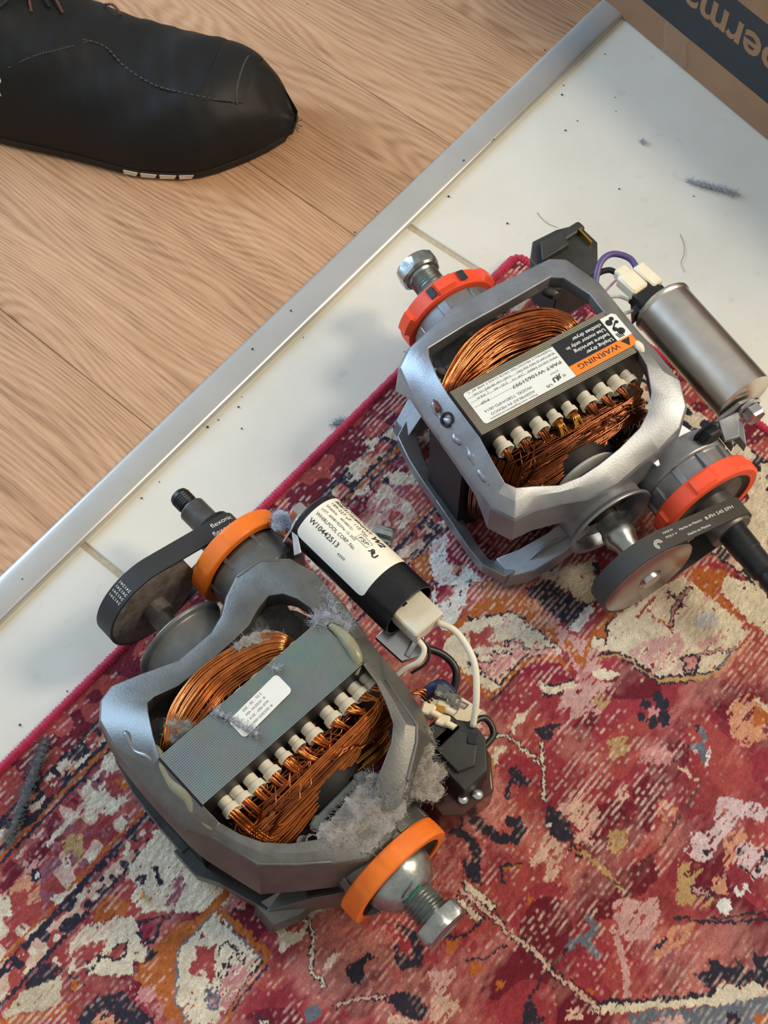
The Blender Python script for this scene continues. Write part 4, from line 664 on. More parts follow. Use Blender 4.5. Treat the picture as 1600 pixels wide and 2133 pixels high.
    fn, L_ = belt_map(x0 + 3, 31.5, 66, 13.5, 128.0, -1)
    for w0, u0 in ((2.0, 47), (7.6, 44)): mb = MB(); text(mb, 'flexonic', 4.6, lambda u, w, q=w0: fn(u, q + 3.6 - w), u0, 0, width=17); obj('belt_lettering', mb, 'label2', root, smooth=0, fix=False)
    for i in range(4):
        for k in range(2): mb = MB(); text(mb, '241', 2.6, lambda u, w, q=i, kk=k: fn(-32 + q * 3.2 + w, 6.2 + kk * 5.2 - u), 0, 0, width=4.4); obj('belt_lettering', mb, 'label2', root, smooth=0, fix=False)
    mb = MB(); mb.lathe([(0, 0), (0, 13.5), (32, 13.5), (32, 0)], (66, 100, ZC), (0, 1, 0), 40); obj('small_pulley', mb, 'black_steel', root, smooth=40)
    mb = MB(); mb.lathe([(0, 0), (0, 9), (20, 9), (21, 8.4), (21, 0)], (66, 130, ZC), (0, 1, 0), 32); js = obj('jack_shaft', mb, 'dull_steel', root, smooth=30)
    mb = MB(); mb.lathe([(20.9, 6.0), (22.5, 5.4), (24, 6.6)] + [(24.5 + i * 0.9, 6.9 if i % 2 else 6.4) for i in range(8)] + [(33.5, 6.2), (34.5, 5.0), (34.5, 0)], (66, 130, ZC), (0, 1, 0), 32); obj('threaded_tip', mb, 'black_steel', js, smooth=30)
    # capacitor
    cx, cz, cr = 107.0, 95.0, 18.8
    mb = MB(); mb.lathe([(0, 0), (0, 17.5), (0.8, 18.6), (2, cr), (83, cr), (84, cr - 0.2), (84, cr - 1.3), (66, cr - 1.3), (66, 0)], (cx, 80, cz), (0, -1, 0), 64)
    cap = obj('capacitor', mb, 'sleeve_black', root, smooth=40)
    def cyl(u, w, off=0.18): a = math.pi / 2 - w / cr; return (cx + (cr + off) * math.cos(a), 80 - u, cz + (cr + off) * math.sin(a))     # u along the can, w up the curve (+x side is up)
    mb = MB(); nU, nW = 24, 24; u0, u1, w0, w1, rr = 4.5, 62.5, -21.0, 24.5, 4.0
    def rim(u, w):  # round the sticker's corners
        uc, wc = (u0 + u1) / 2, (w0 + w1) / 2; hu, hw = (u1 - u0) / 2 - rr, (w1 - w0) / 2 - rr; du, dw = u - uc, w - wc; ex, ey = max(abs(du) - hu, 0), max(abs(dw) - hw, 0)
        if ex > 0 and ey > 0:
            m_ = max(ex, ey); r_ = math.hypot(ex, ey); k = m_ / r_; ex, ey = ex * k, ey * k; du = math.copysign(hu + ex, du); dw = math.copysign(hw + ey, dw)
        return uc + du, wc + dw
    def gridpts(f): return [f(*rim(u0 + (u1 - u0) * i / nU, w0 + (w1 - w0) * j / nW)) for i in range(nU + 1) for j in range(nW + 1)]
    mb.add(gridpts(lambda u, w: cyl(u, w, 0.12)), [(i * (nW + 1) + j, i * (nW + 1) + j + 1, (i + 1) * (nW + 1) + j + 1, (i + 1) * (nW + 1) + j) for i in range(nU) for j in range(nW)]); obj('rating_label', mb, 'label', cap, smooth=60)
    mb = MB(); F = lambda u, w: cyl(u, w, 0.26)
    text(mb, 'NGM', 3.6, F, 7, 17.6, width=8, bold=0.05, shear=0.3); text(mb, 'MADE IN MEXICO', 2.3, F, 16.5, 18.0, width=20, bold=0.02, shear=0.3)
    text(mb, '80B1S110189NSWT', 3.6, F, 7, 13.4, width=31, bold=0.02, shear=0.2); text(mb, 'W2', 6.4, F, 39, 11.6, width=9.5, bold=0.04, shear=0.3)
    text(mb, '189-227 \u00b5F', 3.4, F, 7, 9.2, width=16); text(mb, '110 Vac', 3.2, F, 26.5, 9.4, width=11)
    text(mb, '50/60Hz', 2.4, F, 7, 5.4, width=9); text(mb, '40/085/21', 2.2, F, 19, 5.4, width=10.5)
    text(mb, 'LOT. 60081923', 2.4, F, 7, 1.6, width=16.5); text(mb, 'Mar 12, 2022', 2.2, F, 24, 1.6, width=12)
    text(mb, 'WHIRLPOOL CORP. No.', 3.2, F, 7, -3.0, width=33); text(mb, 'W10442513', 4.4, F, 7, -8.8, width=24.5, bold=0.01); text(mb, '4350', 2.2, F, 34, -11.4, width=6)
    text(mb, 'FSP', 3.4, F, 35.4, 4.6, width=7.5, shear=0.2)
    for a, b in (((34.4, 3.6), (44, 3.6)), ((44, 3.6), (44.6, 8.4)), ((44.6, 8.4), (35, 8.4)), ((35, 8.4), (34.4, 3.6))):
        d = Vector((b[0] - a[0], b[1] - a[1])).normalized() * 0.12; n_ = Vector((-d.y, d.x)); mb.add([F(a[0] + n_.x, a[1] + n_.y), F(b[0] + n_.x, b[1] + n_.y), F(b[0] - n_.x, b[1] - n_.y), F(a[0] - n_.x, a[1] - n_.y)], [(0, 1, 2, 3)])
    text(mb, 'R', 4.6, lambda u, w: F(-u, w), -49.2, 3.0, width=3.2, bold=0.04); text(mb, 'U', 4.6, F, 49.0, 2.0, width=3.6, bold=0.05)
    obj('label_print', mb, 'ink', cap, smooth=0, fix=False)
    mb = MB(); mb.box((cx - 1, 4, cz + 4), (21, 14, 11), ch=0.8); mb.box((cx - 1, -12, cz + 5), (22, 20, 13), ch=1.0); mb.box((cx - 3, -2, cz + 11.2), (5, 4, 1.2), ch=0.3); obj('plug', mb, 'beige_plastic', cap, smooth=30)
    mb = MB(); mb.box((cx - 3, -2.6, cz + 11.7), (3.4, 2.6, 0.8)); obj('latch_slot', mb, 'black_plastic', cap, smooth=0)
    # capacitor bracket and screw
    mb = MB(); mb.prism([(88, 80.5, 78), (120, 80.5, 78), (122, 80.5, 100), (110, 80.5, 108), (96, 80.5, 104), (84, 80.5, 92)], (0, 1.6, 0)); mb.prism([(80, 66, 100), (92, 82, 100), (100, 84, 103), (101, 82, 104), (94, 80, 101), (84, 64, 101)], (0, 0, 2)); obj('bracket', mb, 'bright', root, smooth=30, bevel=0.3)
    mb = MB(); mb.lathe([(0, 0), (0, 8.2), (1.6, 8.2), (2.2, 6.8)], (103, 82, 97), (0, 1, 0), 32); hexhead(mb, (103, 83.5, 97), (0, 1, 0), 7.0, 7.0); obj('hex_screw', mb, 'bright', root, smooth=25)
    mb = MB(); mb.prism([(86, 3, 74), (104, 3, 76), (112, -12, 76), (100, -24, 72), (88, -18, 70)], (0, 0, 3)); mb.tube([(92, -18, 74), (104, -14, 78), (110, -6, 80)], 2.2, 8); obj('capacitor_clamp', mb, 'bright', root, smooth=40, bevel=0.4)
    mb = MB(); mb.box((146, 60, 46), (13, 15, 8), 0.5, 'Z', ch=1.5); mb.box((146, 60, 51), (5, 15, 4), 0.5, 'Z', ch=0.8); mb.tube([(144, 58, 45), (132, 56, 50), (118, 62, 66), (112, 70, 78)], 3.0, 8); obj('clip', mb, 'zinc', root, smooth=30)
    # wires, terminals, switch
    def wire(pts, r, m, n=30): mb = MB(); mb.tube(catmull(pts, n), r, 10); return obj('wire', mb, m, root, smooth=180)
    wire([(112, -22, 100), (116, -34, 99), (112, -52, 95), (101, -66, 86), (90, -75, 73)], 2.0, 'white_wire')
    wire([(97, -22, 98), (96, -28, 96), (90, -30, 92), (82, -26, 86), (74, -24, 80)], 1.6, 'white_wire'); wire([(99, -22, 97), (99, -29, 94), (93, -33, 90), (84, -30, 84)], 0.9, 'black_wire')
    wire([(102, -14, 68), (112, -28, 62), (112, -40, 58), (102, -48, 52), (94, -54, 47)], 2.4, 'black_wire', 24); wire([(90, -69, 58), (104, -72, 54), (102, -82, 50), (88, -84, 50)], 2.0, 'black_wire'); wire([(84, -40, 66), (94, -44, 72), (96, -52, 68)], 4.0, 'blue_wire', 16)
    for k in range(3): wire([(78 + k * 2, -36, 74 - k), (82 + k * 2, -40, 72), (84 + k * 2, -46, 66)], 0.7, 'copper', 10)
    mb = MB(); mb.box((104, -52, 44), (16, 34, 3), 0.2, 'Z', ch=0.6); obj('terminal_board', mb, 'cream_plastic', root, smooth=30, shift=(-6, 1.5, 0))
    for (x, y, z, m_) in ((92, -56, 70, 'cream_plastic'), (84, -52, 72, 'cream_plastic'), (97, -50, 74, 'clear'), (99, -58, 72, 'clear'), (86, -62, 70, 'cream_plastic')):
        mb = MB(); mb.box((x, y, z), (7, 8, 9), 0.5, 'Z', ch=0.8); mb.cyl((x, y - 3, z + 4), (x + 2, y - 8, z + 3), 2.2, 14); obj('terminal', mb, m_, root, smooth=30, shift=(-6, 1.5, 0))
    mb = MB(); mb.box((89, -56, 75.2), (4, 6, 0.8), 0.5, 'Z'); obj('solder_tab', mb, 'copper_gold', root, smooth=0, shift=(-6, 1.5, 0))
    mb = MB(); mb.box((82, -66, 62), (22, 16, 20), 0.0, 'Z', ch=1.5); mb.prism([(66, -66, 34), (92, -66, 34), (98, -74, 34), (97, -86, 34), (84, -100, 34), (66, -100, 34)], (0, 0, 38)); mb.prism([(70, -72, 72), (88, -72, 72), (92, -78, 72), (90, -86, 72), (80, -94, 72), (70, -90, 72)], (0, 0, 3)); obj('switch_box', mb, 'switch', root, smooth=30, bevel=0.9, shift=(-6, 1.5, 0))
    mb = MB(); mb.box((90, -82, 74.5), (7, 6, 3), 0.7, 'Z', ch=0.6); obj('switch_latch', mb, 'black_plastic', root, smooth=30, shift=(-6, 1.5, 0))
    mb = MB(); mb.prism([(52, -84, 24), (66, -82, 24), (84, -99, 24), (98, -86, 24), (97, -92, 24), (83, -108, 24), (60, -106, 24), (50, -98, 24)], (0, 0, 30)); obj('smoked_cover', mb, 'amber', root, smooth=30, bevel=1.6, seg=3, shift=(-6, 1.5, 0))
    for x, y in ((66, -99), (74, -103)): mb = MB(); mb.lathe([(0, 0), (0, 3.6), (2, 3.2), (3, 1.6), (3.2, 0)], (x, y, 53), (0.2, -0.2, 1), 20); obj('rivet', mb, 'bright', root, smooth=40, shift=(-6, 1.5, 0))
    mb = MB(); mb.box((92, -98.5, 45), (14, 1.2, 3), 0.72, 'Z'); obj('terminal_blade', mb, 'brass', root, smooth=0, shift=(-6, 1.5, 0))
    # stator sticker
    mb = MB(); zt = 122.2; a_ = 0.02
    def Q(u, w): return (19 - u * math.cos(a_), 10.5 - w * 1.0 - u * 0.07, zt)       # u leftwards along the bar, w towards the camera
    def rr_poly(u0, u1, w0, w1, r):
        pts = []
        for cu, cw, a0 in ((u1 - r, w1 - r, 0), (u0 + r, w1 - r, 90), (u0 + r, w0 + r, 180), (u1 - r, w0 + r, 270)): pts += [(cu + r * math.cos(R_(a0 + k * 22.5)), cw + r * math.sin(R_(a0 + k * 22.5))) for k in range(5)]
        return pts
    mb.prism([Q(u, w) for u, w in rr_poly(0, 37, 0, 13.5, 2.4)], (0, 0, 0.15)); lb = obj('sticker', mb, 'label2', root, smooth=0)
    mb = MB(); Fq = lambda u, w: (*Q(u, w)[:2], zt + 0.22)
    for i, tx in enumerate(('# 202202100023', 'MTR HPD - 3014  L', 'K 10:02:01 AM', '2 07 - 20 - 202')): text(mb, tx, 2.0, lambda u, w, i=i: Fq(u, 2.6 + 3.0 * (3 - i) - w), 13.5, 0, width=(17, 16, 14, 14)[i])
    obj('sticker_print', mb, 'ink_soft', lb, smooth=0, fix=False)
    # yellowed sealant, lint
    mb = MB(); mb.tube(catmull([(-55, 27, 114.5), (-58, 15, 117), (-60.5, 4, 115.5), (-59.5, -8, 116.5), (-62, -16, 113.5), (-60, -28, 107.5)], 30), 3, 10, rr=[3.7 * math.sin(math.pi * (i + 1.5) / 32) ** 0.4 + 0.35 * math.sin(i * 0.5) for i in range(30)]); obj('sealant_bead', mb, 'sealant', root, smooth=180)
    mb = MB(); mb.tube(catmull([(52, -18, 116), (57, -14, 121), (60, -6, 122), (61, 4, 121), (60, 12, 121)], 24), 3, 10, rr=[1.2 + 2.6 * math.sin(math.pi * (i + 1) / 26) for i in range(24)]); obj('sealant_bead', mb, 'sealant', root, smooth=180)
    mb = MB(); mb.tube(catmull([(-61, 46, 111), (-64, 34, 111.5), (-61, 22, 115.5), (-66, 10, 111.5), (-64, -4, 113.5), (-67, -14, 110)], 30), 1, 8, rr=[1.3 + 0.3 * math.sin(i * 0.9) for i in range(30)]); obj('sealant_bead', mb, 'castB', root, smooth=180)
    lint('lint_clump', [(-16, -72, 104, 9), (-6, -74, 104, 10), (4, -73, 105, 11), (14, -74, 105, 10), (22, -74, 106, 8), (8, -84, 102, 9), (-4, -86, 100, 8), (18, -84, 102, 8), (28, -76, 104, 7), (12, -68, 101, 7), (20, -66, 104, 5), (-6, -70, 100, 6)], root, 'lint', 1500, 8, 6, 31, 0.10, 0.35)
    lint('lint_clump', [(44, -78, 92, 7), (50, -74, 92, 7), (56, -70, 90, 6), (38, -84, 90, 7), (62, -64, 90, 5), (44, -88, 84, 7), (54, -82, 80, 6)], root, 'lint', 700, 7, 6, 32, 0.10, 0.4)
    lint('lint_clump', [(6, -108, 48, 9), (-6, -106, 46, 9), (-18, -104, 48, 7), (16, -106, 44, 8), (-14, -100, 40, 8)], root, 'lint_dark', 500, 7, 7, 33, 0.10, 0.5)
    lint('lint_clump', [(94, 94, 90, 6), (98, 90, 88, 6), (90, 92, 92, 5), (96, 98, 84, 6)], root, 'lint_blue', 500, 6, 5, 34, 0.10, 0.8)
    lint('lint_clump', [(32, 34, 113, 4.5), (27, 37, 114, 4.5), (36, 30, 111.5, 4.5), (21, 39, 115, 4), (16, 40, 115, 3)], root, 'lint', 420, 4, 3.5, 35, 0.07, 0.25)
    lint('lint_clump', [(-43, 26, 112, 5), (-39, 30, 114, 5), (-36, 25, 113, 5), (-42, 21, 110, 4)], root, 'lint', 420, 4, 4, 36, 0.09, 0.4)
    lint('lint_clump', [(60, 16, 121, 3.5), (63, 18, 119.5, 3.5), (66, 13, 117, 3.5), (68, 8, 115, 3.5), (64, 5, 118, 3), (58, 20, 121.5, 2.5), (69, 20, 114, 3), (71, 26, 112, 2.5), (73, 32, 110, 2), (56, 18, 122.5, 2.0)], root, 'lint_blue', 900, 4, 7, 37, 0.07, 0.3)
    lint('lint_clump', [(-19 + i * 0.9, 16 - i * 3.0, 123.2, 1.6) for i in range(9)], root, 'lint_blue', 260, 2, 4, 38, 0.09, 0.5)
    lint('lint_clump', [(21, 12, 123, 1.4), (20, 14, 123, 1.2)], root, 'lint_blue', 50, 2, 4, 39, 0.09, 0.5)
    lint('lint_clump', [(40, 52, 84, 12), (50, 44, 80, 12), (32, 50, 80, 9), (54, 54, 86, 8)], root, 'lint_dark', 500, 8, 7, 40, 0.10, 0.6)
    lint('lint_clump', [(-50, 34, 92, 9), (-44, 40, 90, 9), (-52, 28, 88, 7)], root, 'lint_dark', 420, 8, 7, 41, 0.10, 0.6)
    mb = MB(); mb.tube(catmull([(-9, -120, 77), (-6, -121.5, 80.5), (-1, -121, 82), (3, -120.5, 83)], 12), 0.9, 6); obj('marker_stroke', mb, 'green_ink', root, smooth=180)
    return root
motor_a()

def motor_b():
    s, x0 = -1, -1.5
    root = thing('dryer_motor', 'clean electric motor with red-orange mounting rings, warning label and silver capacitor, beside the tiles', 'motor', (98.6, 33.0, 0), R_(31.5))
    common(root, s, x0, dict(lam='lamB'))
    bolt_hub, pulley_hub = motor_common_hubs(s, x0)
    st = [S(-73, -2, 106, -59, -2, 121, 1, 8), S(-73, 18, 106, -58.5, 18, 121, 1, 8), S(-72, 38, 107, -56, 34, 119, 1, 9), S(-69, 57, 109, -52, 49, 117, 3, 28), S(-58, 64, 112, -49, 55, 117, 3, 28), S(-17, 76, 112, -18, 58, 116, 2, 26), S(18, 76.5, 112, 14, 59, 116, 2, 26), S(58, 76, 112, 48, 61, 116, 2, 26), S(67, 70, 112, 55, 56, 116, 2, 26), S(75, 44, 111, 61, 36, 117, 2, 26), S(76, 18, 108, 58.5, 18, 121, 2, 24), S(76, -2, 107, 59, -2, 121, 2, 24)]
    end_frame('end_frame', root, st, bolt_hub, 'castB')
    st = [S(-73, 2, 106, -59, 2, 121, 1, 8), S(-73.5, -18, 106, -59, -18, 121, 1, 8), S(-74, -40, 105, -61, -38, 118, 1, 9), S(-73, -54, 104, -61, -49, 114, 2, 26), S(-66, -68, 104, -56, -54, 111, 2, 26), S(-51, -68, 102, -46, -57, 108, 2, 26), S(-34, -71.5, 100, -31, -64, 106, 2, 26), S(-18, -77, 99, -16, -65.5, 105, 2, 26), S(3, -78.5, 98, -2, -64.5, 105, 2, 26), S(20, -75, 98, 15, -62, 106, 2, 26), S(38, -73, 100, 34, -57, 107, 2, 26), S(56, -69, 104, 45, -51, 109, 2, 28), S(67, -60, 108, 53, -42, 112, 2, 28), S(74, -44, 110, 60, -26, 116, 2, 26), S(76, -18, 108, 59, -18, 121, 2, 24), S(76, 2, 107, 59, 2, 121, 2, 24)]
    xj = 59.0
    def hubs(mb):
        pulley_hub(mb)
        mb.lathe([(0, 10), (0, 30), (3, 31), (14, 31), (16, 29), (30, 28), (30, 10), (0, 10)], (xj, -70, ZC), (0, -1, 0), 56)
        for k in range(10): t = 0.25 + k * 0.63; mb.box((xj + 28 * math.cos(t), -93, ZC + 28 * math.sin(t)), (6, 15, 5), -t, 'Y')
        mb.prism([(30, -60, 92), (62, -56, 94), (70, -70, 89), (58, -78, 87), (36, -78, 87)], (0, 0, -22))
    end_frame('end_frame', root, st, hubs, 'castB')
    mb = MB(); mb.lathe([(0, 7), (0, 17), (2, 17), (2, 7), (0, 7)], (x0, -73.5, ZC), (0, -1, 0), 40); obj('felt_washer', mb, mat('orange_felt', '#a3662a', 0.9), root, smooth=40)
    sl = [-44, -31, -17, -5, 6, 19, 31, 42, 51]
    for i, x in enumerate(sl): sleeve(root, x, -1, 103, 8.5 if i not in (3, 4) else 7, 1.08 if i not in (3, 4, 8) else 0.85)
    for x in (-40, -20, 0, 22, 44): sleeve(root, x, 1, 102, 4.0, 0.9)
    OUT = [(-58, 15, 92), (-61, 24, 106), (-47, 37, 111), (-21, 51, 112), (7, 53, 112), (31, 47, 112), (43, 36, 110), (46, 25, 107), (46, 15, 92)]
    IN = [(-44, 15, 92), (-43, 22, 104), (-36, 25, 106), (-18, 27, 106), (-2, 29, 105), (14, 27, 105), (26, 26, 105), (32, 21, 103), (33, 15, 92)]
    mb = MB(); wires_between(mb, OUT, IN, 22, 0.70, 51, 4.5, 2, 1.3); obj('coil', mb, 'copper_mid', root, smooth=180, fix=False, kind='stuff')
    mb = MB(); O2 = [(p[0] - 3, p[1] + 1, p[2] - 14) for p in OUT]; I2 = [(p[0], p[1], p[2] - 14) for p in IN]; wires_between(mb, O2, I2, 16, 0.6, 52, 3, 1, 1.2); obj('coil', mb, 'copper_dark', root, smooth=180, fix=False, kind='stuff')
    mb = MB(); flow_wires(mb, sl, 13, 0.64, 53, -28, -50, 102, 86, -46, 54, 5, 0.6); obj('coil', mb, 'copper_dark', root, smooth=180, fix=False, kind='stuff')
    mb = MB(); rg = random.Random(54)
    for k in range(60):
        a = rg.random(); xa, xb = (-46 + rg.uniform(-3, 3), -20 + rg.uniform(-4, 4)) if a < 0.5 else (28 + rg.uniform(-4, 4), 54 + rg.uniform(-3, 3)); y = -50 - rg.random() * 6; z = 81 + rg.uniform(-5, 4)
        mb.tube(catmull([(xa, y + 6, z - 10), (xa + 5, y, z), ((xa + xb) / 2, y + rg.uniform(-1, 1), z + 2), (xb - 4, y + 2, z), (xb, y + 7, z - 9)], 16), 0.42, 5, cap=False)
    for x in (-5, 6):
        for k in range(9): mb.tube(catmull([(x + rg.uniform(-2, 2), -24, 103), (x + rg.uniform(-2.5, 2.5), -29, 105), (x + rg.uniform(-4, 4), -34, 100)], 8), 0.4, 5, cap=False)
    obj('coil', mb, 'copper_gold', root, smooth=180, fix=False, kind='stuff')
    mb = MB(); ring_windings(mb, 22, 44, 0.62, 55, 38, 54, 90); ring_windings(mb, -22, -46, 0.62, 56, 38, 54, 90)
    for sy in (1, -1):
        wires_between(mb, [(-54, sy * 17, 98), (-63, sy * 21, 88), (-66, sy * 22, 62), (-63, sy * 21, 30), (-50, sy * 17, 16)], [(-40, sy * 40, 98), (-47, sy * 46, 86), (-52, sy * 47, 62), (-48, sy * 46, 34), (-38, sy * 38, 20)], 26, 0.66, 57, 0.0, 1, 1.0, 26); obj('coil', mb, 'copper_dark', root, smooth=180, fix=False, kind='stuff')
    mb = MB(); mb.lathe([(-36, 30), (-40, 34), (-34, 38), (-17, 38), (-17, 30), (-36, 30)], (0, 0, ZC - 6), (0, 1, 0), 40); mb.lathe([(17, 30), (17, 38), (32, 38), (38, 34), (34, 30), (17, 30)], (0, 0, ZC - 6), (0, 1, 0), 40); obj('winding_core', mb, 'core_dark', root, smooth=50)
    mb = MB(); mb.lathe([(0, 0), (0, 22), (3, 24), (3, 0)], (x0, -55, ZC + 12), (0, -1, 0.3), 40); obj('fan_disc', mb, 'white_plastic', root, smooth=40)
    # bolt end (far side) and pulley end
    ring_part(root, x0, 97, 1, 'red_orange', 34.5, 12, rot=2.4, lug=3.4); blower_hub(root, x0 + 2, 107.5, 1)
    ring_part(root, xj, -98, -1, 'red_orange', 35.5, 12.5, rot=1.1, lug=1.8)
    mb = MB(); mb.lathe([(0, 0), (0, 24), (1.2, 26), (2.2, 24), (2.2, 0)], (xj, -107, ZC), (0, -1, 0), 48); obj('bearing_cap', mb, 'dull_steel', root, smooth=40)
    mb = MB(); mb.lathe([(0, 0), (0, 31), (0.8, 32.2), (14, 32.2), (14.8, 31), (14.8, 8.5), (13.6, 8), (13.6, 0)], (x0 - 2.5, -116, ZC), (0, -1, 0), 72); obj('flat_pulley', mb, 'wheelB', root, smooth=40)
    mb = MB(); mb.lathe([(0, 0), (0, 6.6), (20, 6.6), (21, 6), (21, 0)], (x0 - 2.5, -112, ZC), (0, -1, 0), 28); obj('shaft_end', mb, 'bright', root, smooth=40)
    mb = MB(); mb.lathe([(0, 0), (0, 8.6), (6, 8.8), (9, 10.4), (15, 10.4), (20, 8), (28, 7.6), (28, 0)], (x0 - 1, -84, ZC), (0, -1, 0), 32); obj('shaft_collar', mb, 'zinc', root, smooth=40)
    belt_part(root, x0 - 2.5, 32.2, xj, 14.5, -130, -116.6, 'belt_worn')
    fn, L_ = belt_map(x0 - 2.5, 32.2, xj, 14.5, -130.0, 1)
    for tx, sz, u0, w0, wd in (('Hecho en Mexico', 2.4, 13, 7.2, 19), ('Hecho en Mexico', 2.4, 16, 2.0, 19), ('8-PH 245 EPH', 3.2, 35, 6.6, 24), ('POLY V', 2.0, 1, 6.0, 9), ('MADE IN', 1.8, 1, 9.4, 8)):
        mb = MB(); text(mb, tx, sz, lambda u, w, q=w0: fn(u, q + w), u0, 0, width=wd); obj('belt_lettering', mb, 'label2', root, smooth=0, fix=False)
    mb = MB()
    for k in range(3):
        r_ = 1.2 + k * 0.8; c_ = [fn(-6 + r_ * math.cos(t / 3), 5 + r_ * math.sin(t / 3)) for t in range(14)]; c2 = [fn(-6 + (r_ + 0.35) * math.cos(t / 3), 5 + (r_ + 0.35) * math.sin(t / 3)) for t in range(14)]
        mb.add(c_ + c2, [(i, i + 1, 15 + i, 14 + i) for i in range(13)])
    obj('belt_logo', mb, 'label2', root, smooth=0, fix=False)
    mb = MB(); mb.lathe([(0, 0), (0, 14.5), (26, 14.5), (27, 13.8), (27, 9), (27, 0)], (xj, -105, ZC), (0, -1, 0), 40); obj('small_pulley', mb, 'dull_steel', root, smooth=40)
    mb = MB(); mb.lathe([(0, 0), (0, 9.4), (16, 9.2), (17, 8.6), (32, 8.4), (33, 7.4), (34, 6.6), (36, 7.2), (48, 7.2), (49, 6), (49, 0)], (xj, -132, ZC), (0, -1, 0), 32); obj('jack_shaft', mb, 'black_steel', root, smooth=30)
    # silver capacitor
    cx, cz, cr = 112.0, 90.0, 20.0
    mb = MB(); mb.lathe([(0, 0), (0, cr - 1), (0.6, cr), (83, cr), (84, cr + 0.9), (86, cr + 1.0), (87, cr + 0.2), (86.6, cr - 1.6), (84, cr - 2), (84, 0)], (cx, -68, cz), (-0.012, 1, 0), 72); cap = obj('capacitor', mb, 'can', root, smooth=40)
    mb = MB(); mb.lathe([(0, 0), (0, 17), (3, 17), (5, 12), (5, 0)], (cx, 16.5, cz), (0, 1, 0), 40); mb.prism([(88, 19, cz + 4), (104, 19, cz + 15), (116, 19, cz + 9), (116, 32, cz + 9), (104, 34, cz + 14), (98, 34, cz + 4)], (0, 0, -10)); mb.box((103, 26, cz + 7), (20, 14, 12), 0.1, 'Z', ch=1); obj('terminal_boot', mb, 'black_plastic', cap, smooth=35)
    mb = MB(); mb.cyl((118, 17, cz + 8), (118, 22, cz + 8), 4.5, 20); obj('vent_plug', mb, 'black_plastic', cap, smooth=40)
    mb = MB(); mb.box((98, 37, cz + 11), (13, 17, 10), 0.12, 'Z', ch=1.4); mb.box((98, 47, cz + 11), (10, 8, 8), 0.12, 'Z', ch=1.2); obj('plug', mb, 'cream_plastic', cap, smooth=30)
    mb = MB(); mb.box((111, 37, cz + 9), (9, 20, 10), 0.12, 'Z', ch=1.2); obj('plug', mb, 'cream_plastic', cap, smooth=30)
    def wire(pts, r, m, n=30): mb = MB(); mb.tube(catmull(pts, n), r, 10); return obj('wire', mb, m, root, smooth=180)
    wire([(110, 46, 99), (110, 56, 100), (102, 64, 101), (92, 63, 100), (82, 54, 96), (76, 44, 92)], 2.2, 'purple_wire'); wire([(97, 50, 98), (94, 56, 98), (86, 58, 96), (80, 52, 92), (74, 46, 88)], 2.0, 'black_wire'); wire([(98, 48, 98), (90, 46, 98), (80, 44, 94)], 0.9, 'pink_wire'); wire([(96, 22, 92), (86, 26, 90), (76, 24, 88)], 1.2, 'white_wire'); wire([(92, 30, 96), (88, 36, 96), (82, 40, 95)], 1.2, 'white_wire')
    mb = MB(); mb.prism([(80, -72, 84), (104, -72, 96), (116, -72, 92), (118, -72, 84), (104, -72, 78), (84, -72, 74)], (0, 2.5, 0)); mb.prism([(88, -72, 90), (104, -73, 90), (92, -88, 90), (82, -86, 90)], (0, 0, -3)); obj('bracket', mb, 'castB', root, smooth=30, bevel=0.5)
    for (x, y) in ((88, -80), (95, -84)): mb = MB(); mb.prism([(x, y + 8, 84), (x + 9, y + 6, 86), (x + 1, y - 9, 82)], (0, 0, -8)); obj('bracket_fin', mb, 'castB', root, smooth=30, bevel=0.4)
    mb = MB(); mb.lathe([(0, 0), (0, 9), (1.6, 9), (2.4, 7.4)], (111, -73, 88), (0, -1, 0), 32); hexhead(mb, (111, -75, 88), (0, -1, 0), 7.4, 8); obj('hex_screw', mb, 'bright', root, smooth=25)
    mb = MB(); hexhead(mb, (72, -78, 97), (0.2, -1, 0.15), 7.5, 6); mb.lathe([(0, 0), (0, 9), (1.5, 9), (2, 7)], (72, -76.5, 97), (0.2, -1, 0.15), 28); obj('hex_screw', mb, 'black_steel', root, smooth=25)
    # switch housing on the far side
    mb = MB(); mb.prism([(66, 72, 40), (66, 104, 40), (76, 116, 40), (96, 116, 40), (112, 112, 40), (114, 92, 40), (100, 72, 40)], (0, 0, 36)); mb.box((100, 108, 72), (26, 8, 14), 0.1, 'Z', ch=1.2); mb.prism([(70, 96, 76), (78, 110, 76), (96, 110, 76), (94, 98, 76)], (0, 0, 5)); obj('switch_box', mb, 'switch', root, smooth=30, bevel=1.0)
    mb = MB(); mb.box((108, 99, 78), (1.4, 14, 4), 0.05, 'Z'); obj('terminal_blade', mb, 'brass', root, smooth=0)
    mb = MB(); mb.box((70, 62, 98), (10, 22, 12), 0.15, 'Z', ch=1.4); obj('terminal_block', mb, 'black_plastic', root, smooth=30)
    for (x, y, z) in ((46, 60, 104), (-48, 44, 104)): mb = MB(); mb.lathe([(0, 0), (0, 4.2), (6, 4.2), (8, 3), (8, 0)], (x, y, z), (0.3, -1, 0.2), 20); obj('tie_bolt', mb, 'dull_steel', root, smooth=40)
    # glue and marks on the casting
    mb = MB(); mb.tube(catmull([(-66, 22, 112.5), (-68, 12, 110.5), (-65, 2, 113.5), (-68, -6, 110.5), (-66, -16, 112.5), (-68, -30, 110), (-67.5, -44, 109.5)], 34), 2, 10, rr=[2.2 + 0.7 * math.sin(i * 0.9) + 0.4 * math.sin(i * 2.3) for i in range(34)]); obj('sealant_bead', mb, 'castB', root, smooth=180)
    mb = MB(); mb.lathe([(-4, 0), (-4, 3.4), (0.6, 3.4), (0.6, 4.6), (-1, 5.0)], (-67, 6, 114.5), (-0.66, 0, 0.75), 24); obj('tie_bolt', mb, 'void', root, smooth=40)
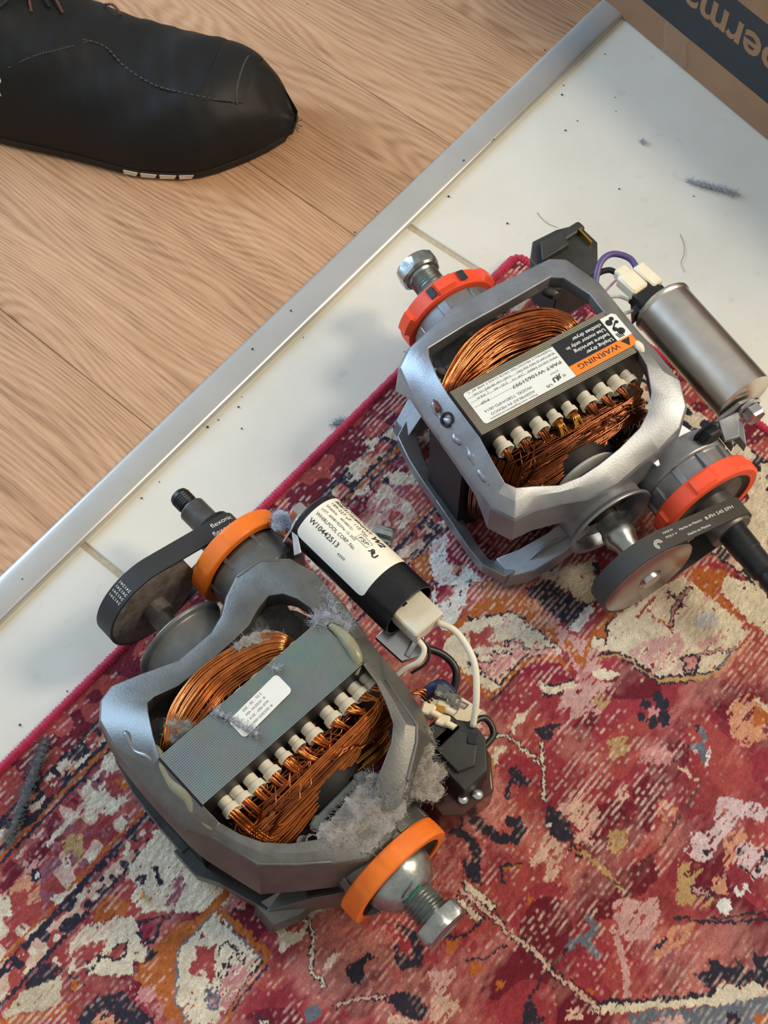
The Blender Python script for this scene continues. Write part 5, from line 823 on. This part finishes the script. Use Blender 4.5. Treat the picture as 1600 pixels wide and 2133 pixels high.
    mb = MB(); mb.tube(catmull([(-66.5, 22, 115.6), (-67, 18, 115.4), (-68, 15, 114.6), (-69, 13.5, 113.6)], 10), 1.0, 6, rr=[0.5, 0.7, 0.9, 1.0, 1.2, 1.6, 1.9, 1.8, 1.3, 0.7]); obj('marker_stroke', mb, 'maroon_ink', root, smooth=180)
    mb = MB(); mb.tube(catmull([(60, -8, 119), (62, -14, 119), (63, -19, 116)], 10), 3, 10, rr=[1.4, 2.2, 3, 3.4, 3.4, 3.6, 3.2, 2.6, 1.8, 1]); obj('sealant_bead', mb, 'white_plastic', root, smooth=180)
    for a in (1.35, 2.05): mb = MB(); c_ = (x0 + 35.2 * math.cos(a), 103, ZC + 35.2 * math.sin(a)); mb.box((c_[0] + 2, 103, c_[2] + 0.6), (5, 8, 1.2), -(a - math.pi / 2), 'Y', ch=0.3); obj('marker_stroke', mb, 'navy_ink', root, smooth=0)
    # rating label on the stack: reads from the right, upside down to the camera
    zt = 122.2
    def Q(u, w): return (15.0 - u, 8.2 - 0.02 * 0 + w * -1.0 + (0.10 * 0), zt)
    def quad(u0, u1, w0, w1, z): return [(15.0 - u0, w0, z), (15.0 - u1, w0, z), (15.0 - u1, w1, z), (15.0 - u0, w1, z)]
    mb = MB(); r = 2.2; pts = [(15, -13), (15, 12.5), (-52 + r, 12.5)] + [(-52 + r - r * math.sin(t), 12.5 - r + r * math.cos(t)) for t in (0.4, 0.8, 1.2, 1.57)] + [(-52 + r - r * math.cos(t), -13 + r - r * math.sin(t)) for t in (0, 0.4, 0.8, 1.2, 1.57)]
    mb.prism([(x, y, zt) for x, y in pts], (0, 0, 0.12)); lb = obj('rating_label', mb, 'label2', root, smooth=0)
    F = lambda u, w: (14.0 - u, -12.2 + (-w + 0), zt + 0.2)
    mb = MB(); TX = lambda t, sz, u, y, wd, b=0.0: text(mb, t, sz, lambda a, w: (14.0 - u - a, y - w, zt + 0.2), 0, 0, width=wd, bold=b)
    TX('THERMALLY PROTECTED DRCB CLASS F AMB 40\u00b0 C', 2.1, 1, 11.8, 62); TX('RUN CAP 22 MFD 250 VAC', 1.9, 1, 8.8, 28); TX('START CAP 189 MFD 110 VAC', 1.9, 33, 8.8, 28); TX('MFG DATE 548AF', 1.9, 1, 5.6, 22); TX('HP 1/3', 1.9, 27, 5.6, 7); TX('120 / 60', 1.9, 38, 5.6, 9); TX('4.8 A', 1.9, 54, 5.6, 6)
    TX('PART W10651997', 3.4, 1, 1.6, 36, 0.01); TX('FSP', 2.4, 54, 1.6, 6); TX('E7927', 1.6, 6, -3.4, 6); TX('MODEL T58SVHPD-0014', 2.6, 27, -4.4, 34); TX('ASSEMBLED IN MEXICO', 2.4, 27, -8.0, 32); TX('Patent: www.Regalbeloit.com/patents', 1.8, 27, -11.0, 34)
    TX('c', 3.0, 4, -8.2, 2.0, 0.02); text(mb, 'R', 4.4, lambda a, w: (14.0 - 9.8 + a, -6.4 - w, zt + 0.2), 0, 0, width=3.2, bold=0.05); TX('U', 4.4, 9.6, -7.0, 3.6, 0.06); TX('US', 2.4, 15, -9.6, 4.0, 0.02)
    for y in (8.0, 4.8): mb.box((-18.5, y - 0.5, zt + 0.18), (65, 0.16, 0.04))
    mb.box((-18.5, 0.4, zt + 0.18), (65, 0.16, 0.04))
    for x in (-12, -24, -38): mb.box((x, 5.8, zt + 0.18), (0.16, 3.4, 0.04))
    obj('label_print', mb, 'ink_soft', lb, smooth=0, fix=False)
    mb = MB(); mb.prism([(15.2, -13, zt), (62.5, -13, zt), (62.5, -5.2, zt), (15.2, -5.2, zt)], (0, 0, 0.14)); wl = obj('warning_label', mb, 'label_orange', root, smooth=0)
    mb = MB(); mb.prism([(15.2, -5.2, zt), (52, -5.2, zt), (52, 14, zt), (15.2, 14, zt)], (0, 0, 0.14)); obj('black_panel', mb, 'label_black', wl, smooth=0)
    mb = MB(); mb.prism([(52, -5.2, zt), (63, -5.2, zt), (63, 12, zt), (61, 14, zt), (52, 14, zt)], (0, 0, 0.14)); obj('pictogram_panel', mb, 'label2', wl, smooth=0)
    mb = MB(); W = lambda t, sz, x, y, wd, b=0.0: text(mb, t, sz, lambda a, w: (x - a, y - w, zt + 0.24), 0, 0, width=wd, bold=b)
    W('WARNING', 5.4, 51, -6.8, 31, 0.0); mb.prism([(60, -6.3, zt + 0.2), (53.5, -6.3, zt + 0.2), (56.75, -12, zt + 0.2)], (0, 0, 0.04))
    for cx_, cy_, rr_ in ((58.5, 0, 2.6), (56, 2.8, 1.7), (55.5, 8.8, 2.4), (58.6, 10.6, 1.6), (60, 7, 1.3)): mb.lathe([(0, 0), (0, rr_), (0.04, rr_), (0.04, 0)], (cx_, cy_, zt + 0.2), (0, 0, 1), 10)
    for k in range(4): mb.box((54.4 + k * 1.1, -2.2, zt + 0.22), (0.7, 4.0, 0.04), 0.2, 'Z')
    mb.box((57, 5.4, zt + 0.22), (5.5, 1.0, 0.04), 0.7, 'Z'); obj('label_print', mb, 'ink', wl, smooth=0, fix=False)
    mb = MB()
    for i, tx in enumerate(('Unplug dryer', 'before servicing', 'Use motor only in', 'clothes dryer')): W(tx, 3.6, 50.5, -1.2 + i * 4.2, (20, 26, 29, 22)[i], 0.015)
    obj('warning_print', mb, 'label2', wl, smooth=0, fix=False)
    return root
motor_b()

# ------------------------------------------------------------------ shoe
M['leather'] = mat('black_leather', '#0d0e0f', 0.56, 0, noise=(26, 0.4), bump=(700, 0.2), rvar=0.10, spec=0.35)
M['sole'] = mat('black_sole_rubber', '#0f0f10', 0.6, bump=(300, 0.1))
M['thread'] = mat('dark_thread', '#3b3d3f', 0.7); M['lace_black'] = mat('black_lace', '#17171a', 0.8, bump=(900, 0.3)); M['lace_rust'] = mat('rust_lace', '#5e3529', 0.8, bump=(900, 0.3))
M['shoe_print'] = mat('pale_print', '#c9cfd2', 0.6); M['inset'] = mat('pale_sole_inset', '#d8cbb6', 0.7)
def shoe():
    # local: x back from the toe, y sideways (+ is the side nearer the camera), z up
    root = thing('shoe', 'scuffed black leather work shoe with frayed toe on the wood floor', 'shoe', (-72, 345, 0), 0.0)
    ux, uy = Vector((math.cos(R_(166)), math.sin(R_(166)))), Vector((math.cos(R_(256)), math.sin(R_(256))))
    def W(a, b, z): p = ux * a + uy * b; return (p.x, p.y, z)
    tb = [(-2, -3, 5, 15), (4, -14, 15, 19), (12, -26, 28, 33), (22, -33, 38, 45), (36, -38, 51, 56), (54, -41, 66, 63), (78, -43, 73, 66), (106, -43, 77, 66), (135, -44, 75, 71), (160, -44, 73, 78), (190, -43, 72, 87), (220, -42, 71, 96), (262, -40, 66, 104), (300, -36, 60, 108), (330, -28, 50, 108)]
    A_ = np.array(tb, float); aa = np.linspace(A_[0, 0], A_[-1, 0], 64); nb_, fb, hh = [np.interp(aa, A_[:, 0], A_[:, k]) for k in (1, 2, 3)]
    ker = np.array([1, 2, 3, 2, 1.]) / 9
    sm = lambda q: np.convolve(np.pad(q, 2, 'edge'), ker, 'valid')
    nb_, fb, hh = sm(nb_), sm(fb), sm(hh)
    def P(a, ph, off=0.0):
        lo, hi, h = np.interp(a, aa, nb_), np.interp(a, aa, fb), np.interp(a, aa, hh); c, w = (lo + hi) / 2, (hi - lo) / 2
        co, si = math.cos(ph), math.sin(ph); skew = -0.10 * w * si; n_ = off
        return W(a, c + skew + (w + n_) * math.copysign(abs(co) ** 0.72, co), 6 + (h - 6 + n_) * abs(si) ** 0.80)
    n = 40; mb = MB(); rings = []
    for i, a in enumerate(aa):
        ring = [P(a, math.pi * j / n, 0.9 * math.sin(a * 0.11 + j * 0.5) * math.sin(math.pi * j / n) + 0.5 * math.sin(a * 0.33 - j * 0.7) * math.sin(math.pi * j / n)) for j in range(n + 1)]
        rings.append(ring)
    mb.sweep(rings); obj('upper', mb, 'leather', root, smooth=180)
    # toe flap: a folded, frayed corner of leather
    mb = MB(); flap = [W(30, -30, 30), W(20, -24, 30), W(8, -12, 24), W(-3, -2, 17), W(-3, 4, 13), W(6, 2, 11), W(16, -14, 13), W(28, -30, 14)]; mb.prism(flap, (1.2, 1.2, 2.2)); obj('toe_flap', mb, 'leather', root, smooth=35, bevel=0.8)
    # toe cap: a raised panel
    mb = MB(); rg = []
    for a in np.linspace(30, 58, 14): rg.append([P(a, R_(62 + 70 * j / 14), 1.3 * math.sin(math.pi * (a - 29) / 30) ** 0.4 if 29.5 < a < 58.5 else 0.2) for j in range(15)])
    v = [p for r in rg for p in r]; mb.add(v, [(i * 15 + j, i * 15 + j + 1, (i + 1) * 15 + j + 1, (i + 1) * 15 + j) for i in range(13) for j in range(14)]); obj('toe_cap', mb, 'leather', root, smooth=180)
    # stitched seams
    for k, (pts, r) in enumerate((([(36, 62), (50, 64), (70, 66), (95, 70), (120, 78), (140, 86), (160, 84)], 0.75), ([(34, 60), (37, 80), (38, 100), (36, 120)], 0.9), ([(150, 86), (168, 72), (185, 60), (205, 44)], 0.7))):
        mb = MB(); q = catmull([P(a, R_(ph), 0.5) for a, ph in pts], 90)
        if k == 1: mb.tube(q, r, 6)
        else:
            for i in range(0, 87, 3): mb.tube(q[i:i + 3], r, 5)
        obj('seam_stitching', mb, 'thread', root, smooth=180, kind='stuff')
    # sole with a recessed pale row of lugs near the toe
    mb = MB(); rings = []
    for z, o in ((0.0, -2.5), (1.2, -0.4), (4, 0.6), (8.0, 0.2), (9, -1.4)):
        ring = []
        for a in list(aa[1::2]): ring.append(W(a, np.interp(a, aa, fb) + o, z))
        for a in list(aa[1::2])[::-1]: ring.append(W(a, np.interp(a, aa, nb_) - o, z))
        rings.append(ring)
    mb.sweep(rings); so = obj('sole', mb, 'sole', root, smooth=45)
    for a0, a1 in ((62, 72), (75, 87), (90, 102), (105, 116)):
        mb = MB(); y = lambda a: np.interp(a, aa, fb) + 0.45; mb.prism([W(a0 + 1, y(a0), 2.4), W(a1, y(a1), 2.4), W(a1, y(a1), 6.4), W(a0 - 1, y(a0), 6.4)], (uy.x * 0.7, uy.y * 0.7, 0)); obj('sole_inset', mb, 'inset', so, smooth=0)
    # laces
    for k, (p0, p1, p2, m_) in enumerate((((186, 92), (192, 96), (200, 104), 'lace_black'), ((176, 92), (184, 97), (190, 102), 'lace_rust'), ((196, 88), (204, 95), (210, 102), 'lace_rust'), ((200, 98), (210, 90), (218, 82), 'lace_black'), ((214, 90), (222, 97), (232, 106), 'lace_rust'), ((140, 112), (148, 116), (156, 120), 'lace_rust'))):
        mb = MB(); q = catmull([P(p0[0], R_(p0[1]), 1.2), P(p1[0], R_(p1[1]), 4.0), P(p2[0], R_(p2[1]), 1.2)], 18); mb.tube(q, 1.1, 8, rr=[1.05 + 0.2 * math.sin(i * 2.1) for i in range(18)]); obj('lace', mb, m_, root, smooth=180)
    mb = MB(); q = lambda a, w: P(a, w, 0.7); pts = [(212, 34), (208, 38), (205, 35), (203, 39), (201, 35), (204, 30), (202, 25), (206, 27), (209, 22), (210, 28)]
    mb.add([q(a + 8, R_(w)) for a, w in pts], [tuple(range(len(pts)))]); obj('side_print', mb, 'shoe_print', root, smooth=0)
    rg_ = random.Random(3); mb = MB()
    for k in range(9):
        p = Vector(W(1, 3, 12)); t = Vector((rg_.uniform(0.2, 1), rg_.uniform(-0.9, 0.5), rg_.uniform(-0.2, 0.6))); path = [p]
        for i in range(6): t += Vector((rg_.uniform(-0.5, 0.5), rg_.uniform(-0.5, 0.5), rg_.uniform(-0.4, 0.3))); path.append(path[-1] + t.normalized() * 1.8)
        mb.tube(path, 0.28, 4)
    obj('frayed_thread', mb, 'lace_black', root, smooth=180, kind='stuff')
shoe()

# ------------------------------------------------------------------ cardboard box
def card_material():
    m = mat('cardboard', '#896648', 0.85, 0, noise=(14, 0.10), bump=(500, 0.15)); return m
M['card'] = card_material(); M['card_ink'] = mat('box_print_black', '#22262a', 0.6, noise=(60, 0.12)); M['tape'] = mat('clear_tape', '#b09a80', 0.12, 0, alpha=0.16, spec=0.8, bump=(60, 0.6))
def box():
    p0 = Vector((197.96, 471.96)); d = Vector((0.61224, -0.79067)); nrm = Vector((0.79067, 0.61224))       # along the printed side / into the box
    root = thing('cardboard_box', 'brown cardboard box with black printed band standing on the tiles', 'box', (p0.x, p0.y, 0), math.atan2(d.y, d.x))
    # local x along the side, local y = into the box (left of d is +y), z up
    L0, L1, H, D = -150, 420, 215, 320; t = 3.5
    def panel(name, c, s): mb = MB(); mb.box(c, s, ch=1.0); return obj(name, mb, 'card', root, smooth=30)
    side = panel('side_panel', ((L0 + L1) / 2, t / 2, H / 2 + 0.4), (L1 - L0, t, H)); panel('side_panel', ((L0 + L1) / 2, D - t / 2, H / 2 + 0.4), (L1 - L0, t, H)); panel('side_panel', (L0 + t / 2, D / 2, H / 2 + 0.4), (t, D - 2 * t - 0.4, H)); panel('side_panel', (L1 - t / 2, D / 2, H / 2 + 0.4), (t, D - 2 * t - 0.4, H))
    panel('bottom_panel', ((L0 + L1) / 2, D / 2, 2.4), (L1 - L0 - 8, D - 8, 3)); panel('top_flap', ((L0 + L1) / 2, D / 4, H + 2.2), (L1 - L0, D / 2 - 0.6, 3)); panel('top_flap', ((L0 + L1) / 2, D * 3 / 4, H + 2.2), (L1 - L0, D / 2 - 0.6, 3))
    mb = MB(); mb.box((135, -0.15, 64), (560, 0.3, 63)); obj('printed_band', mb, 'card_ink', side, smooth=0)
    # lettering knocked out of the band, upside down to the camera
    mb = MB(); f = lambda x, z: (165 - x, -0.45, 80.5 - z); text(mb, 'perma', 41.0, f, 0, 0, width=None, bold=0.02); obj('printed_lettering', mb, 'card', side, smooth=0, fix=False)
    mb = MB(); n = 14; v = []
    for i in range(n + 1):
        for j in range(7):
            x = 52 + 26 * i / n; z = 3 + 30 * j / 6; v.append((x + 3 * math.sin(j), -0.6 - 1.1 * abs(math.sin(i * 0.9 + j * 0.7)) - (1.5 * math.sin(j * 0.8) if j in (2, 3) else 0), z))
    mb.add(v, [(i * 7 + j, i * 7 + j + 1, (i + 1) * 7 + j + 1, (i + 1) * 7 + j) for i in range(n) for j in range(6)]); obj('packing_tape', mb, 'tape', side, smooth=60)
box()

# ------------------------------------------------------------------ small debris
def loose_lint(label, pts, m, n, length, seed, thick=0.1):
    x, y = pts[0][0], pts[0][1]; root = thing('lint_fluff', label, 'lint', (x, y, 0)); lint('fluff', [(p[0] - x, p[1] - y, p[2], p[3]) for p in pts], root, m, n, 3, length, seed, thick, 0.5)
def strand(a, b, k, h, r0): return [(a[0] + (b[0] - a[0]) * i / k, a[1] + (b[1] - a[1]) * i / k, h, r0 * (0.5 + math.sin(math.pi * (i + 0.5) / (k + 1)) * 0.6)) for i in range(k + 1)]
loose_lint('long wisp of blue-grey lint on the tile beside the box', strand((238, 291), (272, 279), 9, 2.0, 2.0), 'lint_blue', 260, 6, 61)
loose_lint('tiny tuft of blue lint on the tile near the box', [(205, 333, 1.6, 1.6), (206, 331, 1.4, 1.2)], 'lint_blue', 50, 3, 62)
loose_lint('small fluff of pale lint on the tile at the rug edge', [(-32, 71, 1.8, 2.2), (-29, 72, 1.6, 1.8), (-35, 70, 1.4, 1.4)], 'lint_blue', 110, 5, 63)
loose_lint('dark grey feathery strip of lint on the rug by its left edge', strand((-211, -166), (-226, -228), 16, 7.0, 3.0), 'lint_dark', 700, 6, 64)
def hair(label, pts):
    mb = MB(); x, y = pts[0]; mb.tube(catmull([(p[0] - x, p[1] - y, 0.9 + 0.2 * i) for i, p in enumerate(pts)], 20), 0.14, 5); o = obj('hair', mb, 'black_wire', None, smooth=180); o.location = (x * MM, y * MM, -0.0005); tag(o, label, 'hair')
hair('thin dark curved hair on the tile left of the far motor', [(118, 261), (122, 254), (127, 249), (133, 246)]); hair('fine wavy hair on the tile above the silver capacitor', [(226, 240), (228, 230), (227, 220), (224, 212), (226, 203)])
M['crumb'] = mat('dark_crumb', '#3a342c', 0.9, noise=(300, 0.3))
CR = [(86.9, 330.9, 1), (62.7, 309.5, 1), (50.3, 276.9, 0), (94.6, 250.4, 0), (146.4, 393.8, 0), (144.6, 383.3, 0), (155.2, 355.2, 0), (186.8, 365.5, 0), (187.6, 380.6, 0), (240.3, 277.4, 0), (182.6, 428.7, 0), (-5.6, 262.1, 2), (-22.0, 237.8, 1), (-68.4, 165.1, 1), (-101.4, 92.9, 0), (-103.4, 84.4, 0), (-124.2, 67.7, 0), (-117.1, 73.6, 0), (-155.1, 23.5, 0), (-166.3, 10.6, 0), (-59.0, 144.5, 0), (-95.2, 131.0, 1), (-100.2, 66.5, 0), (15.0, 131.8, 0), (-104.7, 408.2, 2), (-239.3, -52.6, 1), (-202.3, -129.7, 0), (-229.6, -152.2, 0), (-65.0, 486.7, 2), (133.2, 433.1, 2), (144.9, 345.0, 0), (183.1, 284.6, 0)]
base = MB(); v = []; rg = random.Random(5)
for i in range(4):
    for j in range(6): th = math.pi * (i + 0.5) / 4; a = 2 * math.pi * j / 6; q = 1.0 + rg.uniform(-0.25, 0.25); v.append((q * math.sin(th) * math.cos(a), q * math.sin(th) * math.sin(a), 0.9 + 0.8 * math.cos(th)))
base.add(v, [(i * 6 + j, i * 6 + (j + 1) % 6, i * 6 + 6 + (j + 1) % 6, i * 6 + 6 + j) for i in range(3) for j in range(6)] + [tuple(range(5, -1, -1)), tuple(range(18, 24))])
c0 = None
for x, y, w in CR:
    if c0 is None: c0 = o = obj('crumb', base, 'crumb', None, smooth=0)
    else: o = c0.copy(); col.objects.link(o)
    k = rg.uniform(0.45, 0.95); o.location = (x * MM, y * MM, (0.0046 if w == 1 else 0.0) - 0.0001); o.scale = (k, k * rg.uniform(0.7, 1.2), k * 0.8); o.rotation_euler = (0, 0, rg.uniform(0, 3))
    tag(o, ('tiny dark crumb on the cream tile floor', 'tiny dark crumb on the metal strip', 'tiny dark crumb on the wood planks')[w], 'crumb', ('crumbs on the tiles', 'crumbs on the strip', 'crumbs on the planks')[w])
mb = MB(); mb.box((0, 0, 1.6), (4.2, 2.6, 2.6), 0.6, 'Z', ch=0.7); o = obj('wood_chip', mb, mat('tan_chip', '#c59a5c', 0.8), None, smooth=30); o.location = (-0.143, -0.2595, 0.0062); o.rotation_euler = (0.2, 0.1, 0.9); tag(o, 'small tan wood chip lying on the rug below the near motor', 'chip')
